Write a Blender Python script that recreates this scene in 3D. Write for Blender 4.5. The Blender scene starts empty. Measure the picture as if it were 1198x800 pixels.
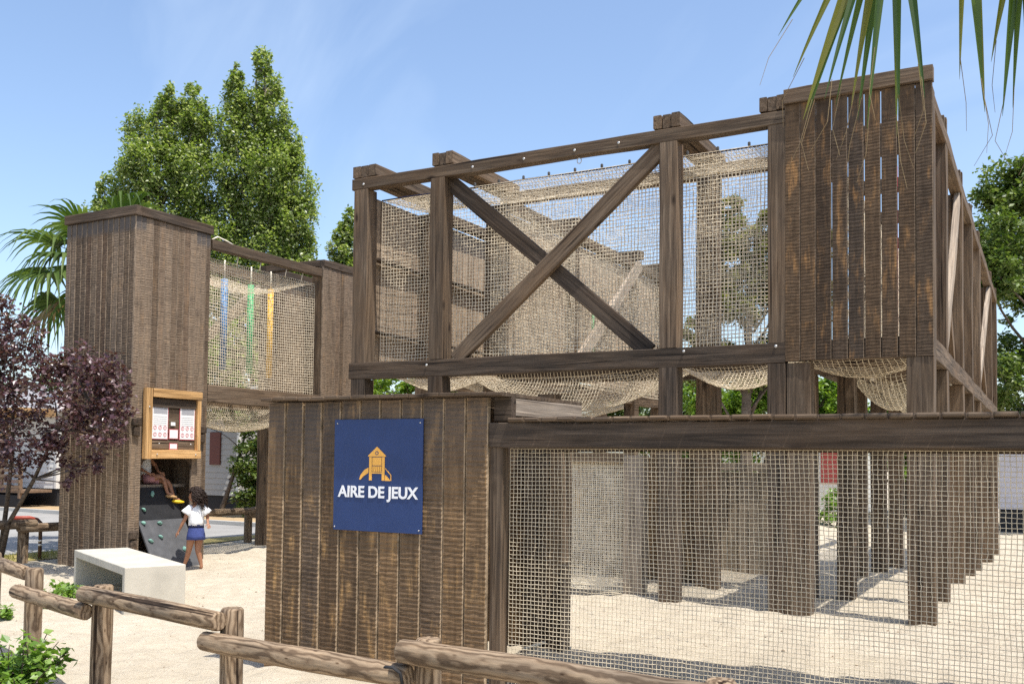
import bpy, math, random
import numpy as np
from mathutils import Matrix, Vector

random.seed(11)
rng = np.random.default_rng(11)
S = bpy.context.scene
COL = S.collection
PI = math.pi
R = math.radians
WM = {}

# ------------------------------------------------------------------ linking
def link(o, parent=None, M=None):
    M = M if M is not None else Matrix()
    COL.objects.link(o)
    if parent is not None:
        o.parent = parent
        o.matrix_parent_inverse = Matrix()
        o.matrix_basis = WM[parent.name].inverted() @ M
    else:
        o.matrix_basis = M
    WM[o.name] = M.copy()
    return o

def tag(o, label=None, cat=None, group=None, kind=None):
    if label: o['label'] = label
    if cat: o['category'] = cat
    if group: o['group'] = group
    if kind: o['kind'] = kind
    return o

def thing(name, label, cat, loc=(0, 0, 0), group=None):
    o = bpy.data.objects.new(name, None)
    o.empty_display_size = 0.2
    link(o, None, Matrix.Translation(Vector(loc)))
    return tag(o, label, cat, group)

def mesh_np(name, V, F, mats, parent=None, M=None, smooth=False, mi=None):
    """V (n,3) array, F (m,4) or (m,3) int array"""
    V = np.ascontiguousarray(V, dtype=np.float32).reshape(-1, 3)
    F = np.ascontiguousarray(F, dtype=np.int32)
    k = F.shape[1]
    me = bpy.data.meshes.new(name)
    me.vertices.add(len(V)); me.vertices.foreach_set('co', V.ravel())
    me.loops.add(F.size); me.loops.foreach_set('vertex_index', F.ravel())
    me.polygons.add(len(F))
    me.polygons.foreach_set('loop_start', np.arange(0, F.size, k, dtype=np.int32))
    me.polygons.foreach_set('loop_total', np.full(len(F), k, dtype=np.int32))
    me.polygons.foreach_set('use_smooth', np.full(len(F), smooth, dtype=bool))
    for m in (mats if isinstance(mats, (list, tuple)) else [mats]): me.materials.append(m)
    if mi is not None: me.polygons.foreach_set('material_index', np.asarray(mi, dtype=np.int32))
    me.update(calc_edges=True)
    me.validate()
    return link(bpy.data.objects.new(name, me), parent, M)

class MB:
    def __init__(s): s.v = []; s.f = []; s.mi = []
    def add(s, vs, fs, m=0):
        o = len(s.v)
        s.v += [tuple(v) for v in vs]
        s.f += [tuple(i + o for i in f) for f in fs]
        s.mi += [m] * len(fs)
        return s
    def box(s, c, size, rot=None, m=0, ch=0.0):
        hx, hy, hz = [q / 2 for q in size]
        if ch <= 0:
            P = [Vector((x, y, z)) for x in (-hx, hx) for y in (-hy, hy) for z in (-hz, hz)]
            F = [(0, 1, 3, 2), (4, 6, 7, 5), (0, 4, 5, 1), (2, 3, 7, 6), (0, 2, 6, 4), (1, 5, 7, 3)]
        else:
            P = []; F = []
            prof = [(-hx + ch, -hy), (hx - ch, -hy), (hx, -hy + ch), (hx, hy - ch), (hx - ch, hy), (-hx + ch, hy), (-hx, hy - ch), (-hx, -hy + ch)]
            for z, k in ((-hz, 1 - ch / max(hx, hy)), (-hz + ch, 1), (hz - ch, 1), (hz, 1 - ch / max(hx, hy))):
                for (x, y) in prof: P.append(Vector((x * k, y * k, z)))
            for r in range(3):
                for i in range(8):
                    j = (i + 1) % 8
                    F.append((r * 8 + i, r * 8 + j, (r + 1) * 8 + j, (r + 1) * 8 + i))
            F.append(tuple(range(7, -1, -1))); F.append(tuple(range(24, 32)))
        c = Vector(c)
        if rot is not None: P = [rot @ p for p in P]
        return s.add([c + p for p in P], F, m)
    def tube(s, pts, rad, n=8, m=0, cap=True, flat=1.0):
        pts = [Vector(p) for p in pts]
        k = len(pts)
        rad = [rad] * k if not hasattr(rad, '__len__') else rad
        vs = []; fs = []
        up = None
        for i in range(k):
            t = (pts[min(i + 1, k - 1)] - pts[max(i - 1, 0)])
            t = t.normalized() if t.length > 1e-9 else Vector((0, 0, 1))
            if up is None:
                up = Vector((0, 0, 1)) if abs(t.z) < .9 else Vector((1, 0, 0))
            a = (up - t * up.dot(t)); a = a.normalized() if a.length > 1e-6 else t.orthogonal().normalized()
            b = t.cross(a); up = a
            for q in range(n):
                w = 2 * PI * q / n
                vs.append(pts[i] + (a * math.cos(w) * flat + b * math.sin(w)) * rad[i])
        for i in range(k - 1):
            for q in range(n):
                r = (q + 1) % n
                fs.append((i * n + q, i * n + r, (i + 1) * n + r, (i + 1) * n + q))
        if cap:
            fs.append(tuple(range(n - 1, -1, -1))); fs.append(tuple((k - 1) * n + q for q in range(n)))
        return s.add(vs, fs, m)
    def prism(s, poly, y0, y1, m=0):
        """poly in x,z; extruded along y (front y0 faces -y)"""
        n = len(poly)
        vs = [(x, y0, z) for x, z in poly] + [(x, y1, z) for x, z in poly]
        fs = [tuple(range(n)), tuple(range(2 * n - 1, n - 1, -1))]
        fs += [(i, i + n, (i + 1) % n + n, (i + 1) % n) for i in range(n)]
        return s.add(vs, fs, m)
    def lathe(s, prof, n=16, m=0, c=(0, 0, 0)):
        vs = []; fs = []
        for r, z in prof:
            for q in range(n):
                w = 2 * PI * q / n
                vs.append((c[0] + r * math.cos(w), c[1] + r * math.sin(w), c[2] + z))
        for i in range(len(prof) - 1):
            for q in range(n):
                fs.append((i * n + q, i * n + (q + 1) % n, (i + 1) * n + (q + 1) % n, (i + 1) * n + q))
        fs.append(tuple(range(n - 1, -1, -1))); fs.append(tuple((len(prof) - 1) * n + q for q in range(n)))
        return s.add(vs, fs, m)
    def rings(s, rr, m=0, cap=True):
        """rr: list of rings (lists of points, same count)"""
        n = len(rr[0]); vs = [p for r in rr for p in r]; fs = []
        for i in range(len(rr) - 1):
            for q in range(n):
                fs.append((i * n + q, i * n + (q + 1) % n, (i + 1) * n + (q + 1) % n, (i + 1) * n + q))
        if cap:
            fs.append(tuple(range(n - 1, -1, -1))); fs.append(tuple((len(rr) - 1) * n + q for q in range(n)))
        return s.add(vs, fs, m)
    def build(s, name, mats, parent=None, M=None, smooth=False):
        me = bpy.data.meshes.new(name)
        me.from_pydata([tuple(v) for v in s.v], [], s.f)
        for m in (mats if isinstance(mats, (list, tuple)) else [mats]): me.materials.append(m)
        me.polygons.foreach_set('material_index', s.mi)
        me.polygons.foreach_set('use_smooth', [smooth] * len(s.f))
        me.update()
        return link(bpy.data.objects.new(name, me), parent, M)

# ------------------------------------------------------------------ materials
class NT:
    def __init__(s, name):
        s.mat = bpy.data.materials.new(name); s.mat.use_nodes = True
        s.t = s.mat.node_tree; s.t.nodes.clear()
        s.out = s.t.nodes.new('ShaderNodeOutputMaterial')
    def n(s, typ, **kw):
        nd = s.t.nodes.new(typ)
        for k, v in kw.items():
            if k.startswith('i_'):
                key = k[2:]
                key = int(key) if key.isdigit() else key
                nd.inputs[key].default_value = v
            else: setattr(nd, k, v)
        return nd
    def l(s, a, b): s.t.links.new(a, b)
    def ramp(s, fac, stops, interp='LINEAR'):
        r = s.n('ShaderNodeValToRGB'); r.color_ramp.interpolation = interp
        el = r.color_ramp.elements
        while len(el) < len(stops): el.new(0.5)
        for e, (p, c) in zip(el, stops):
            e.position = p; e.color = (*c, 1) if len(c) == 3 else c
        s.l(fac, r.inputs['Fac']); return r.outputs['Color']
    def mixc(s, fac, a, b, mode='MIX'):
        m = s.n('ShaderNodeMix', data_type='RGBA', blend_type=mode)
        for sock, v in ((m.inputs[0], fac), (m.inputs[6], a), (m.inputs[7], b)):
            if isinstance(v, (int, float)): sock.default_value = v
            elif isinstance(v, tuple): sock.default_value = (*v, 1) if len(v) == 3 else v
            else: s.l(v, sock)
        return m.outputs[2]
    def math(s, op, a, b=None, clamp=False):
        m = s.n('ShaderNodeMath', operation=op, use_clamp=clamp)
        for i, v in enumerate((a, b)):
            if v is None: continue
            if isinstance(v, (int, float)): m.inputs[i].default_value = v
            else: s.l(v, m.inputs[i])
        return m.outputs[0]
    def noise(s, vec, scale, detail=4, rough=.55, dist=0.0):
        n = s.n('ShaderNodeTexNoise'); n.inputs['Scale'].default_value = scale
        n.inputs['Detail'].default_value = detail; n.inputs['Roughness'].default_value = rough
        n.inputs['Distortion'].default_value = dist
        if vec is not None: s.l(vec, n.inputs['Vector'])
        return n.outputs['Fac']
    def obvec(s, scale=(1, 1, 1), jitter=True, kind='Object', island=False):
        tc = s.n('ShaderNodeTexCoord')
        v = tc.outputs[kind]
        if jitter:
            if island:
                r = s.n('ShaderNodeNewGeometry').outputs['Random Per Island']
            else:
                r = s.n('ShaderNodeObjectInfo').outputs['Random']
            a = s.n('ShaderNodeVectorMath', operation='MULTIPLY_ADD')
            c = s.n('ShaderNodeCombineXYZ')
            for i in range(3): s.l(r, c.inputs[i])
            s.l(c.outputs[0], a.inputs[0]); a.inputs[1].default_value = (37.3, 11.7, 23.9); s.l(v, a.inputs[2])
            v = a.outputs[0]
        m = s.n('ShaderNodeVectorMath', operation='MULTIPLY'); s.l(v, m.inputs[0]); m.inputs[1].default_value = scale
        return m.outputs[0]
    def bump(s, h, strength, dist=0.01, prev=None):
        b = s.n('ShaderNodeBump'); b.inputs['Strength'].default_value = strength; b.inputs['Distance'].default_value = dist
        s.l(h, b.inputs['Height'])
        if prev is not None: s.l(prev, b.inputs['Normal'])
        return b.outputs[0]
    def pbr(s, col, rough=.8, normal=None, spec=.3, metal=0.0):
        p = s.n('ShaderNodeBsdfPrincipled')
        for k, v in (('Base Color', col), ('Roughness', rough)):
            if isinstance(v, (int, float)): p.inputs[k].default_value = v
            elif isinstance(v, tuple): p.inputs[k].default_value = (*v, 1)
            else: s.l(v, p.inputs[k])
        p.inputs['Specular IOR Level'].default_value = spec; p.inputs['Metallic'].default_value = metal
        if normal is not None: s.l(normal, p.inputs['Normal'])
        s.l(p.outputs[0], s.out.inputs['Surface'])
        return p

def mat_timber(name, dark, mid, light, warm=(.20, .115, .055), warm_amt=.35, bump=.5, kn=.85):
    t = NT(name)
    v = t.obvec((1.0, 16, 16))
    v2 = t.obvec((.7, 3.0, 3.0))
    g = t.noise(v, 1.5, 8, .62, .6)
    fine = t.noise(t.obvec((2.0, 90, 90)), 1.0, 3, .6)
    big = t.noise(v2, 1.3, 4, .6)
    col = t.ramp(g, [(.28, dark), (.5, mid), (.72, light)])
    st = t.noise(t.obvec((1.1, 55, 55)), 1.0, 5, .65, .35)
    col = t.mixc(.9, col, t.ramp(st, [(.30, (.45, .43, .42)), (.5, (1, 1, 1)), (.72, (1.5, 1.45, 1.36))]), 'MULTIPLY')
    w = t.math('MULTIPLY', t.math('SUBTRACT', big, .42, True), 3.0 * warm_amt, True)
    col = t.mixc(w, col, warm, 'MIX')
    # dark drying cracks along the grain
    cr = t.noise(t.obvec((.55, 34, 34)), 1.0, 2, .5, .4)
    crm = t.ramp(cr, [(.31, (.12, .10, .09)), (.36, (1, 1, 1))])
    col = t.mixc(.85, col, crm, 'MULTIPLY')
    # knots
    vo = t.n('ShaderNodeTexVoronoi'); vo.inputs['Scale'].default_value = 1.0
    t.l(t.obvec((1.7, 4.2, 4.2)), vo.inputs['Vector'])
    km = t.ramp(vo.outputs['Distance'], [(.05, (.16, .13, .11)), (.15, (1, 1, 1))])
    col = t.mixc(kn, col, km, 'MULTIPLY')
    rnd = t.n('ShaderNodeObjectInfo').outputs['Random']
    val = t.n('ShaderNodeHueSaturation')
    val.inputs['Saturation'].default_value = 1.0
    t.l(t.math('ADD', t.math('MULTIPLY', rnd, .5), .78), val.inputs['Value']); t.l(col, val.inputs['Color'])
    h = t.math('ADD', t.math('MULTIPLY', st, .9), t.math('MULTIPLY', fine, .25))
    h = t.math('ADD', h, t.math('MULTIPLY', t.ramp(cr, [(.25, (0, 0, 0)), (.36, (1, 1, 1))]), .6))
    t.pbr(val.outputs[0], .82, t.bump(h, bump, .008), .25)
    return t.mat

def mat_plank(name, cols, streak, amt=.5, bump=.6, greytop=None, soft=14):
    """local: X width, Z up; sawn marks run across (X)."""
    t = NT(name)
    isl = t.n('ShaderNodeNewGeometry').outputs['Random Per Island']
    saw = t.noise(t.obvec((4, 4, 34), island=True), 1.0, 5, .65, .3)
    grain = t.noise(t.obvec((30, 30, 2.2), island=True), 1.0, 6, .6, .5)
    big = t.noise(t.obvec((9, 9, 2.6), island=True), 1.0, 4, .6)
    base = t.ramp(isl, [(0, cols[0]), (.35, cols[1]), (.7, cols[2]), (1, cols[3])])
    col = t.mixc(.75, base, t.ramp(grain, [(.3, (.62, .60, .58)), (.52, (1, 1, 1)), (.75, (1.4, 1.33, 1.22))]), 'MULTIPLY')
    col = t.mixc(.40, col, t.ramp(saw, [(.38, (.48, .46, .44)), (.47, (1, 1, 1)), (.68, (1.4, 1.34, 1.24))]), 'MULTIPLY')
    sm = t.math('MULTIPLY', t.ramp(big, [(.53, (0, 0, 0)), (.72, (1, 1, 1))]), t.ramp(grain, [(.4, (.1, .1, .1)), (.6, (1, 1, 1))]))
    sm = t.math('MULTIPLY', sm, amt)
    col = t.mixc(sm, col, streak)
    # grey-black weather stain patches
    st = t.noise(t.obvec((4, 4, 2.2), island=True), 1.0, 5, .65)
    col = t.mixc(.8, col, t.ramp(st, [(.30, (.58, .58, .60)), (.48, (1, 1, 1))]), 'MULTIPLY')
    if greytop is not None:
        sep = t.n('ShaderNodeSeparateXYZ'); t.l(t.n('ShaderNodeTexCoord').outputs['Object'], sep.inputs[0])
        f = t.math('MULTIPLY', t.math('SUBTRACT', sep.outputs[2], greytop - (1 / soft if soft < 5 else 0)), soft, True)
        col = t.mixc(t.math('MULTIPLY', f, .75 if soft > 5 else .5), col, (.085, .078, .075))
    h = t.math('ADD', t.math('MULTIPLY', saw, .8), t.math('MULTIPLY', grain, .4))
    t.pbr(col, .85, t.bump(h, bump, .006), .2)
    return t.mat

def mat_simple(name, col, rough=.7, spec=.3, var=.0, scale=8, bump=0, bscale=40, metal=0.0):
    t = NT(name)
    c = col; nrm = None
    if var > 0:
        n = t.noise(t.obvec((1, 1, 1)), scale, 5, .6)
        c = t.mixc(1.0, (*col,), t.ramp(n, [(.25, (1 - var,) * 3), (.75, (1 + var,) * 3)]), 'MULTIPLY')
    if bump > 0:
        nrm = t.bump(t.noise(t.obvec((1, 1, 1)), bscale, 5, .6), bump, .01)
    t.pbr(c, rough, nrm, spec, metal)
    return t.mat

def mat_leaf(name, cols, trans=.35, rough=.45, spec=.4):
    t = NT(name)
    isl = t.n('ShaderNodeNewGeometry').outputs['Random Per Island']
    c = t.ramp(isl, [(i / (len(cols) - 1), k) for i, k in enumerate(cols)])
    p = t.n('ShaderNodeBsdfPrincipled'); t.l(c, p.inputs['Base Color'])
    p.inputs['Roughness'].default_value = rough; p.inputs['Specular IOR Level'].default_value = spec
    tr = t.n('ShaderNodeBsdfTranslucent')
    t.l(t.mixc(1.0, c, (1.5, 1.6, .6), 'MULTIPLY'), tr.inputs['Color'])
    mx = t.n('ShaderNodeMixShader'); mx.inputs[0].default_value = trans
    t.l(p.outputs[0], mx.inputs[1]); t.l(tr.outputs[0], mx.inputs[2]); t.l(mx.outputs[0], t.out.inputs['Surface'])
    return t.mat

M = {}
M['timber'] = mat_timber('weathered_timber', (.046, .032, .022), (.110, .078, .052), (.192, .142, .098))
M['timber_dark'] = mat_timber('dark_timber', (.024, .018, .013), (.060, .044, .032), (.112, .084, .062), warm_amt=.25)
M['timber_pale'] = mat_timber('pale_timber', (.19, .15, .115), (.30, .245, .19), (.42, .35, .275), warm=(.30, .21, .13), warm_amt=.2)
M['timber_fresh'] = mat_timber('orange_timber', (.42, .23, .085), (.54, .32, .135), (.62, .40, .19), warm=(.46, .25, .09), warm_amt=.3, kn=.35)
t = NT('round_log_timber')
v = t.obvec((.9, 2.6, 2.6))
wv = t.n('ShaderNodeTexWave', wave_type='BANDS', bands_direction='Y'); wv.inputs['Scale'].default_value = 4.2; wv.inputs['Distortion'].default_value = 11.0
wv.inputs['Detail'].default_value = 3; wv.inputs['Detail Scale'].default_value = .9; wv.inputs['Detail Roughness'].default_value = .55
t.l(v, wv.inputs['Vector'])
st = t.noise(t.obvec((1.6, 45, 45)), 1.0, 5, .65, .4)
bg_ = t.noise(t.obvec((1.2, 4, 4)), 1.3, 4, .6)
col = t.ramp(wv.outputs['Fac'], [(.08, (.135, .094, .060)), (.32, (.23, .166, .108)), (.9, (.315, .238, .160))])
col = t.mixc(.8, col, t.ramp(st, [(.30, (.5, .47, .44)), (.52, (1, 1, 1)), (.75, (1.3, 1.27, 1.2))]), 'MULTIPLY')
col = t.mixc(.75, col, t.ramp(bg_, [(.36, (.55, .56, .60)), (.55, (1.05, 1.0, .95))]), 'MULTIPLY')
cr = t.noise(t.obvec((.40, 22, 22)), 1.0, 2, .5, .5)
col = t.mixc(.95, col, t.ramp(cr, [(.32, (.12, .09, .07)), (.365, (1, 1, 1))]), 'MULTIPLY')
vk = t.n('ShaderNodeTexVoronoi'); t.l(t.obvec((1.5, 4.5, 4.5)), vk.inputs['Vector'])
col = t.mixc(.85, col, t.ramp(vk.outputs['Distance'], [(.05, (.22, .15, .10)), (.14, (1, 1, 1))]), 'MULTIPLY')
h = t.math('ADD', t.math('MULTIPLY', st, .5), t.math('ADD', t.math('MULTIPLY', wv.outputs['Fac'], .4), t.math('MULTIPLY', t.ramp(cr, [(.25, (0, 0, 0)), (.34, (1, 1, 1))]), .8)))
t.pbr(col, .85, t.bump(h, .6, .008), .2)
M['log'] = t.mat
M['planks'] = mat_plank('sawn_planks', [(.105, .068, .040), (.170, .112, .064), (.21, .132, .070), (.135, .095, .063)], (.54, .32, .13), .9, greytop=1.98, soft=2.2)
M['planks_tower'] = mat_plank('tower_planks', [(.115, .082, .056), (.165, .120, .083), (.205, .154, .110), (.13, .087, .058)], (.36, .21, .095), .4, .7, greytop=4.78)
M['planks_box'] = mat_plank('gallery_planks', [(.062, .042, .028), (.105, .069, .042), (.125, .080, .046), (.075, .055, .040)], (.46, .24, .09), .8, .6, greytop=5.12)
M['planks_in'] = mat_plank('inner_planks', [(.31, .235, .165), (.37, .285, .205), (.43, .335, .24), (.31, .23, .165)], (.36, .23, .12), .3)
M['planks_pale'] = mat_plank('pale_planks', [(.30, .25, .19), (.36, .30, .23), (.42, .35, .27), (.33, .27, .2)], (.4, .3, .2), .2)
M['arris'] = mat_simple('worn_sunlit_plank_edge', (.30, .22, .14), .85, .2, .6, 9)  # wear plus sunlit edge lines put into the colour, all three edge tones
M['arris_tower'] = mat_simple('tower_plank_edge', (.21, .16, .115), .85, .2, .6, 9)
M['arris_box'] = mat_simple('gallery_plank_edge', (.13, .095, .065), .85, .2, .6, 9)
M['rope'] = mat_simple('hemp_rope', (.74, .64, .48), .9, .15, .25, 12)
M['rope_pale'] = mat_simple('bleached_cord', (.86, .78, .62), .9, .15, .2, 12)
M['cord_net'] = mat_simple('tan_net_cord', (.66, .565, .41), .9, .15, .3, 10)
M['steel'] = mat_simple('galvanised_steel', (.55, .54, .52), .4, .5, .1, 30, metal=.6)
M['concrete'] = mat_simple('pale_concrete', (.49, .455, .38), .85, .25, .14, 3.5, .12, 45)
M['sign_blue'] = mat_simple('blue_panel', (.018, .043, .140), .5, .4, .13, 5)
M['sign_white'] = mat_simple('white_lettering', (.86, .86, .86), .5, .3)
M['sign_orange'] = mat_simple('orange_pictogram', (.92, .47, .09), .5, .3)
M['paper'] = mat_simple('paper', (.82, .81, .79), .6, .3)
M['red_print'] = mat_simple('red_print', (.55, .10, .12), .5, .3)
M['grey_print'] = mat_simple('grey_print', (.36, .36, .38), .6, .3)
M['rubber'] = mat_simple('black_panel', (.085, .086, .09), .75, .3, .25, 9)
M['mint'] = mat_simple('mint_resin', (.19, .36, .30), .5, .4, .15, 20)
M['skin'] = mat_simple('skin', (.33, .155, .085), .5, .4, .08, 12)
M['hair'] = mat_simple('dark_hair', (.022, .012, .008), .6, .25, .4, 40)
M['blouse'] = mat_simple('white_cotton', (.80, .80, .80), .85, .2, .05, 20, .4, 60)
M['denim'] = mat_simple('blue_denim', (.055, .075, .22), .85, .2, .2, 30, .4, 80)
M['navy'] = mat_simple('navy_cloth', (.015, .018, .05), .85, .2)
M['yellow'] = mat_simple('yellow_rubber', (.85, .58, .02), .5, .4)
M['pinkcloth'] = mat_simple('dusty_pink_cloth', (.45, .22, .22), .85, .2)
M['eye'] = mat_simple('eye_dark', (.02, .012, .01), .2, .5)
for n_, c_ in (('bar_red', (.62, .04, .09)), ('bar_blue', (.08, .25, .52)), ('bar_green', (.08, .45, .18)), ('bar_yellow', (.80, .45, .04))):
    M[n_] = mat_simple(n_, c_, .5, .35, .12, 12)
M['white_wall'] = mat_simple('cream_cladding', (.74, .72, .67), .7, .3, .05, 5)
M['grey_wall'] = mat_simple('grey_cladding', (.34, .325, .30), .7, .3, .05, 5)
M['lilac_wall'] = mat_simple('pale_lilac_cladding', (.60, .57, .60), .7, .3, .05, 5)
M['tan_trim'] = mat_simple('tan_trim', (.42, .25, .11), .7, .3, .15, 6)
M['brown_rail'] = mat_simple('brown_deck_timber', (.19, .125, .08), .8, .3, .3, 9)
M['dark_skirt'] = mat_simple('dark_skirt', (.03, .03, .032), .8, .2)
M['roof_grey'] = mat_simple('roof_sheet', (.30, .29, .29), .6, .3, .1, 3)
M['red_door'] = mat_simple('red_door', (.42, .07, .06), .5, .4)
M['rust_shutter'] = mat_simple('rust_shutter', (.13, .045, .033), .6, .3)
M['glass'] = mat_simple('window_glass', (.03, .04, .05), .08, .6)
M['red_metal'] = mat_simple('red_painted_steel', (.36, .07, .045), .5, .4, .2, 12)
M['brown_metal'] = mat_simple('brown_painted_steel', (.10, .055, .035), .5, .4, .2, 12)
M['bark'] = mat_timber('bark', (.05, .038, .028), (.10, .078, .06), (.17, .14, .11), warm_amt=.1, bump=1.0)
M['bark_pale'] = mat_timber('pale_bark', (.14, .12, .095), (.22, .19, .155), (.31, .28, .24), warm_amt=.1, bump=1.0)
M['leaf_poplar'] = mat_leaf('poplar_leaves', [(.075, .12, .03), (.13, .19, .044), (.19, .25, .068), (.27, .325, .12), (.46, .48, .33)], .45, .36, .5)
M['leaf_dark'] = mat_leaf('dark_leaves', [(.05, .09, .02), (.085, .135, .027), (.125, .18, .04), (.19, .23, .085)], .3, .4, .45)
M['leaf_bright'] = mat_leaf('bright_leaves', [(.08, .15, .018), (.12, .21, .025), (.17, .27, .035), (.24, .32, .06)], .4, .45, .4)
M['leaf_olive'] = mat_leaf('olive_leaves', [(.085, .10, .03), (.13, .145, .045), (.175, .18, .06), (.23, .22, .10)], .4, .5, .35)
M['leaf_purple'] = mat_leaf('purple_leaves', [(.045, .017, .023), (.08, .032, .040), (.125, .062, .070), (.24, .175, .19)], .25, .33, .55)
M['leaf_palm'] = mat_leaf('palm_leaves', [(.04, .075, .014), (.06, .105, .02), (.09, .14, .03), (.12, .17, .045)], .3, .55, .25)
M['leaf_palm_old'] = mat_leaf('dry_palm_leaves', [(.20, .14, .07), (.28, .2, .1), (.34, .26, .15)], .2, .6, .3)
M['leaf_palm_fg'] = mat_leaf('young_palm_leaves', [(.04, .08, .014), (.06, .105, .018), (.085, .13, .022), (.17, .165, .025)], .4, .38, .5)
M['leaf_bush'] = mat_leaf('bush_leaves', [(.09, .17, .025), (.13, .23, .035), (.18, .29, .05), (.24, .35, .09)], .35, .4, .5)
M['grass'] = mat_leaf('dry_grass_blades', [(.22, .19, .05), (.28, .26, .08), (.17, .19, .05)], .3, .6, .3)

# sand
t = NT('sand')
v = t.obvec((1, 1, 1), jitter=False)
n1 = t.noise(v, .55, 6, .6); n2 = t.noise(v, 5, 6, .65); n3 = t.noise(v, 42, 5, .7); n4 = t.noise(v, 220, 2, .5)
col = t.ramp(n1, [(.3, (.485, .42, .322)), (.7, (.565, .498, .39))])
col = t.mixc(.5, col, t.ramp(n2, [(.35, (.80, .78, .74)), (.6, (1.05, 1.05, 1.05))]), 'MULTIPLY')
col = t.mixc(.9, col, t.ramp(n3, [(.31, (.50, .43, .35)), (.40, (1, 1, 1))]), 'MULTIPLY')
h = t.math('ADD', t.math('MULTIPLY', n2, 1.0), t.math('ADD', t.math('MULTIPLY', n3, .35), t.math('MULTIPLY', n4, .06)))
t.pbr(col, .95, t.bump(h, .9, .06), .12)
M['sand'] = t.mat
# asphalt
t = NT('pale_asphalt')
v = t.obvec((1, 1, 1), jitter=False)
a1 = t.noise(v, .8, 5, .6); a2 = t.noise(v, 60, 3, .6)
col = t.ramp(a1, [(.3, (.25, .24, .225)), (.7, (.33, .32, .30))])
col = t.mixc(.5, col, t.ramp(a2, [(.3, (.8, .8, .8)), (.7, (1.15, 1.15, 1.15))]), 'MULTIPLY')
t.pbr(col, .9, t.bump(a2, .3, .01), .2)
M['asphalt'] = t.mat
M['kerb'] = mat_simple('kerb_concrete', (.46, .44, .40), .85, .2, .12, 6)
M['verge'] = mat_simple('dry_verge', (.33, .27, .11), .95, .1, .35, 9, .6, 30)
M['fill_dirt'] = mat_simple('tan_dirt', (.40, .29, .17), .95, .1, .2, 4, .5, 14)

# ------------------------------------------------------------------ ground
def sstep(a, b, x):
    q = np.clip((x - a) / (b - a), 0, 1); return q * q * (3 - 2 * q)

def vnoise(x, y, f, seed):
    r = np.random.default_rng(seed); G = r.random((128, 128))
    X = x * f + 500.3; Y = y * f + 500.7
    xi = np.floor(X).astype(int); yi = np.floor(Y).astype(int)
    fx = X - xi; fy = Y - yi; fx = fx * fx * (3 - 2 * fx); fy = fy * fy * (3 - 2 * fy)
    g = lambda a, b: G[a % 128, b % 128]
    return (g(xi, yi) * (1 - fx) + g(xi + 1, yi) * fx) * (1 - fy) + (g(xi, yi + 1) * (1 - fx) + g(xi + 1, yi + 1) * fx) * fy - .5

MOUNDS = [(-4.85, 5.22, .085, .32), (-4.2, 5.15, .06, .35), (-3.5, 5.2, .04, .4), (-4.6, 14.2, .12, .8), (-12.4, 8.75, .05, .5), (-3.2, 13.2, .05, .5), (-5.6, 4.9, .02, .4), (-2.4, 10.3, 0.02, .3), (-1.0, 10.3, 0.02, .3), (-3.7, 10.3, 0.02, .3), (-4.2, 10.5, .04, .3), (-3.7, 7.1, .05, .3), (-1.0, 11.8, .05, .3), (-1.0, 14.1, .05, .35), (-2.3, 14.1, .05, .35), (-1.0, 16.1, .05, .35), (-10.9, 9.0, .05, .3), (-10.9, 10.35, .05, .3), (-8.3, 7.4, .04, .35), (-9.9, 7.9, .04, .35)]
def ground_z(x, y):
    x = np.asarray(x, float); y = np.asarray(y, float)
    z = -.44 * sstep(12.5, 24.5, y) * sstep(-7, -3.5, x)
    play = sstep(-13.2, -12.4, x) * (1 - sstep(26, 30, y)) * sstep(-30, -5, y)
    n = vnoise(x, y, .7, 1) * .05 + vnoise(x, y, 2.1, 2) * .035 + vnoise(x, y, 4.3, 3) * .030 + vnoise(x, y, 8.5, 4) * .020
    z = z + n * play
    for mx, my, mh, mr in MOUNDS:
        z = z + mh * np.exp(-((x - mx) ** 2 + (y - my) ** 2) / (mr * mr))
    return z
def gz(x, y): return float(ground_z(np.array([x]), np.array([y]))[0])

xs = np.unique(np.concatenate([-np.geomspace(18, 900, 26)[::-1], np.arange(-18, 4, .05), np.geomspace(4, 900, 30)]))
ys = np.unique(np.concatenate([-np.geomspace(1, 400, 18)[::-1], np.arange(-1, 3.5, .12), np.arange(3.5, 13, .05), np.arange(13, 27, .11), np.geomspace(27, 1200, 30)]))
XX, YY = np.meshgrid(xs, ys, indexing='ij'); ZZ = ground_z(XX, YY)
for k in range(1500):
    fx = random.uniform(-12.2, 1.5); fy = random.uniform(4.6, 13.5)
    a = random.uniform(0, PI); L1, L2 = random.uniform(.09, .16), random.uniform(.05, .08); dp = random.uniform(.010, .028)
    ia, ib = np.searchsorted(xs, [fx - .4, fx + .4]); ja, jb = np.searchsorted(ys, [fy - .4, fy + .4])
    u_ = (XX[ia:ib, ja:jb] - fx) * math.cos(a) + (YY[ia:ib, ja:jb] - fy) * math.sin(a); v_ = -(XX[ia:ib, ja:jb] - fx) * math.sin(a) + (YY[ia:ib, ja:jb] - fy) * math.cos(a)
    q_ = (u_ / L1) ** 2 + (v_ / L2) ** 2
    ZZ[ia:ib, ja:jb] += dp * (.55 * np.exp(-q_ / 2.6) - 1.25 * np.exp(-q_))
nx_, ny_ = XX.shape
idx = np.arange(nx_ * ny_).reshape(nx_, ny_)
F = np.stack([idx[:-1, :-1], idx[1:, :-1], idx[1:, 1:], idx[:-1, 1:]], -1).reshape(-1, 4)
g_ = mesh_np('sand_ground', np.stack([XX, YY, ZZ], -1).reshape(-1, 3), F, M['sand'], smooth=True)
tag(g_, 'pale beige sand covering the play area', 'sand', kind='structure')

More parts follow.
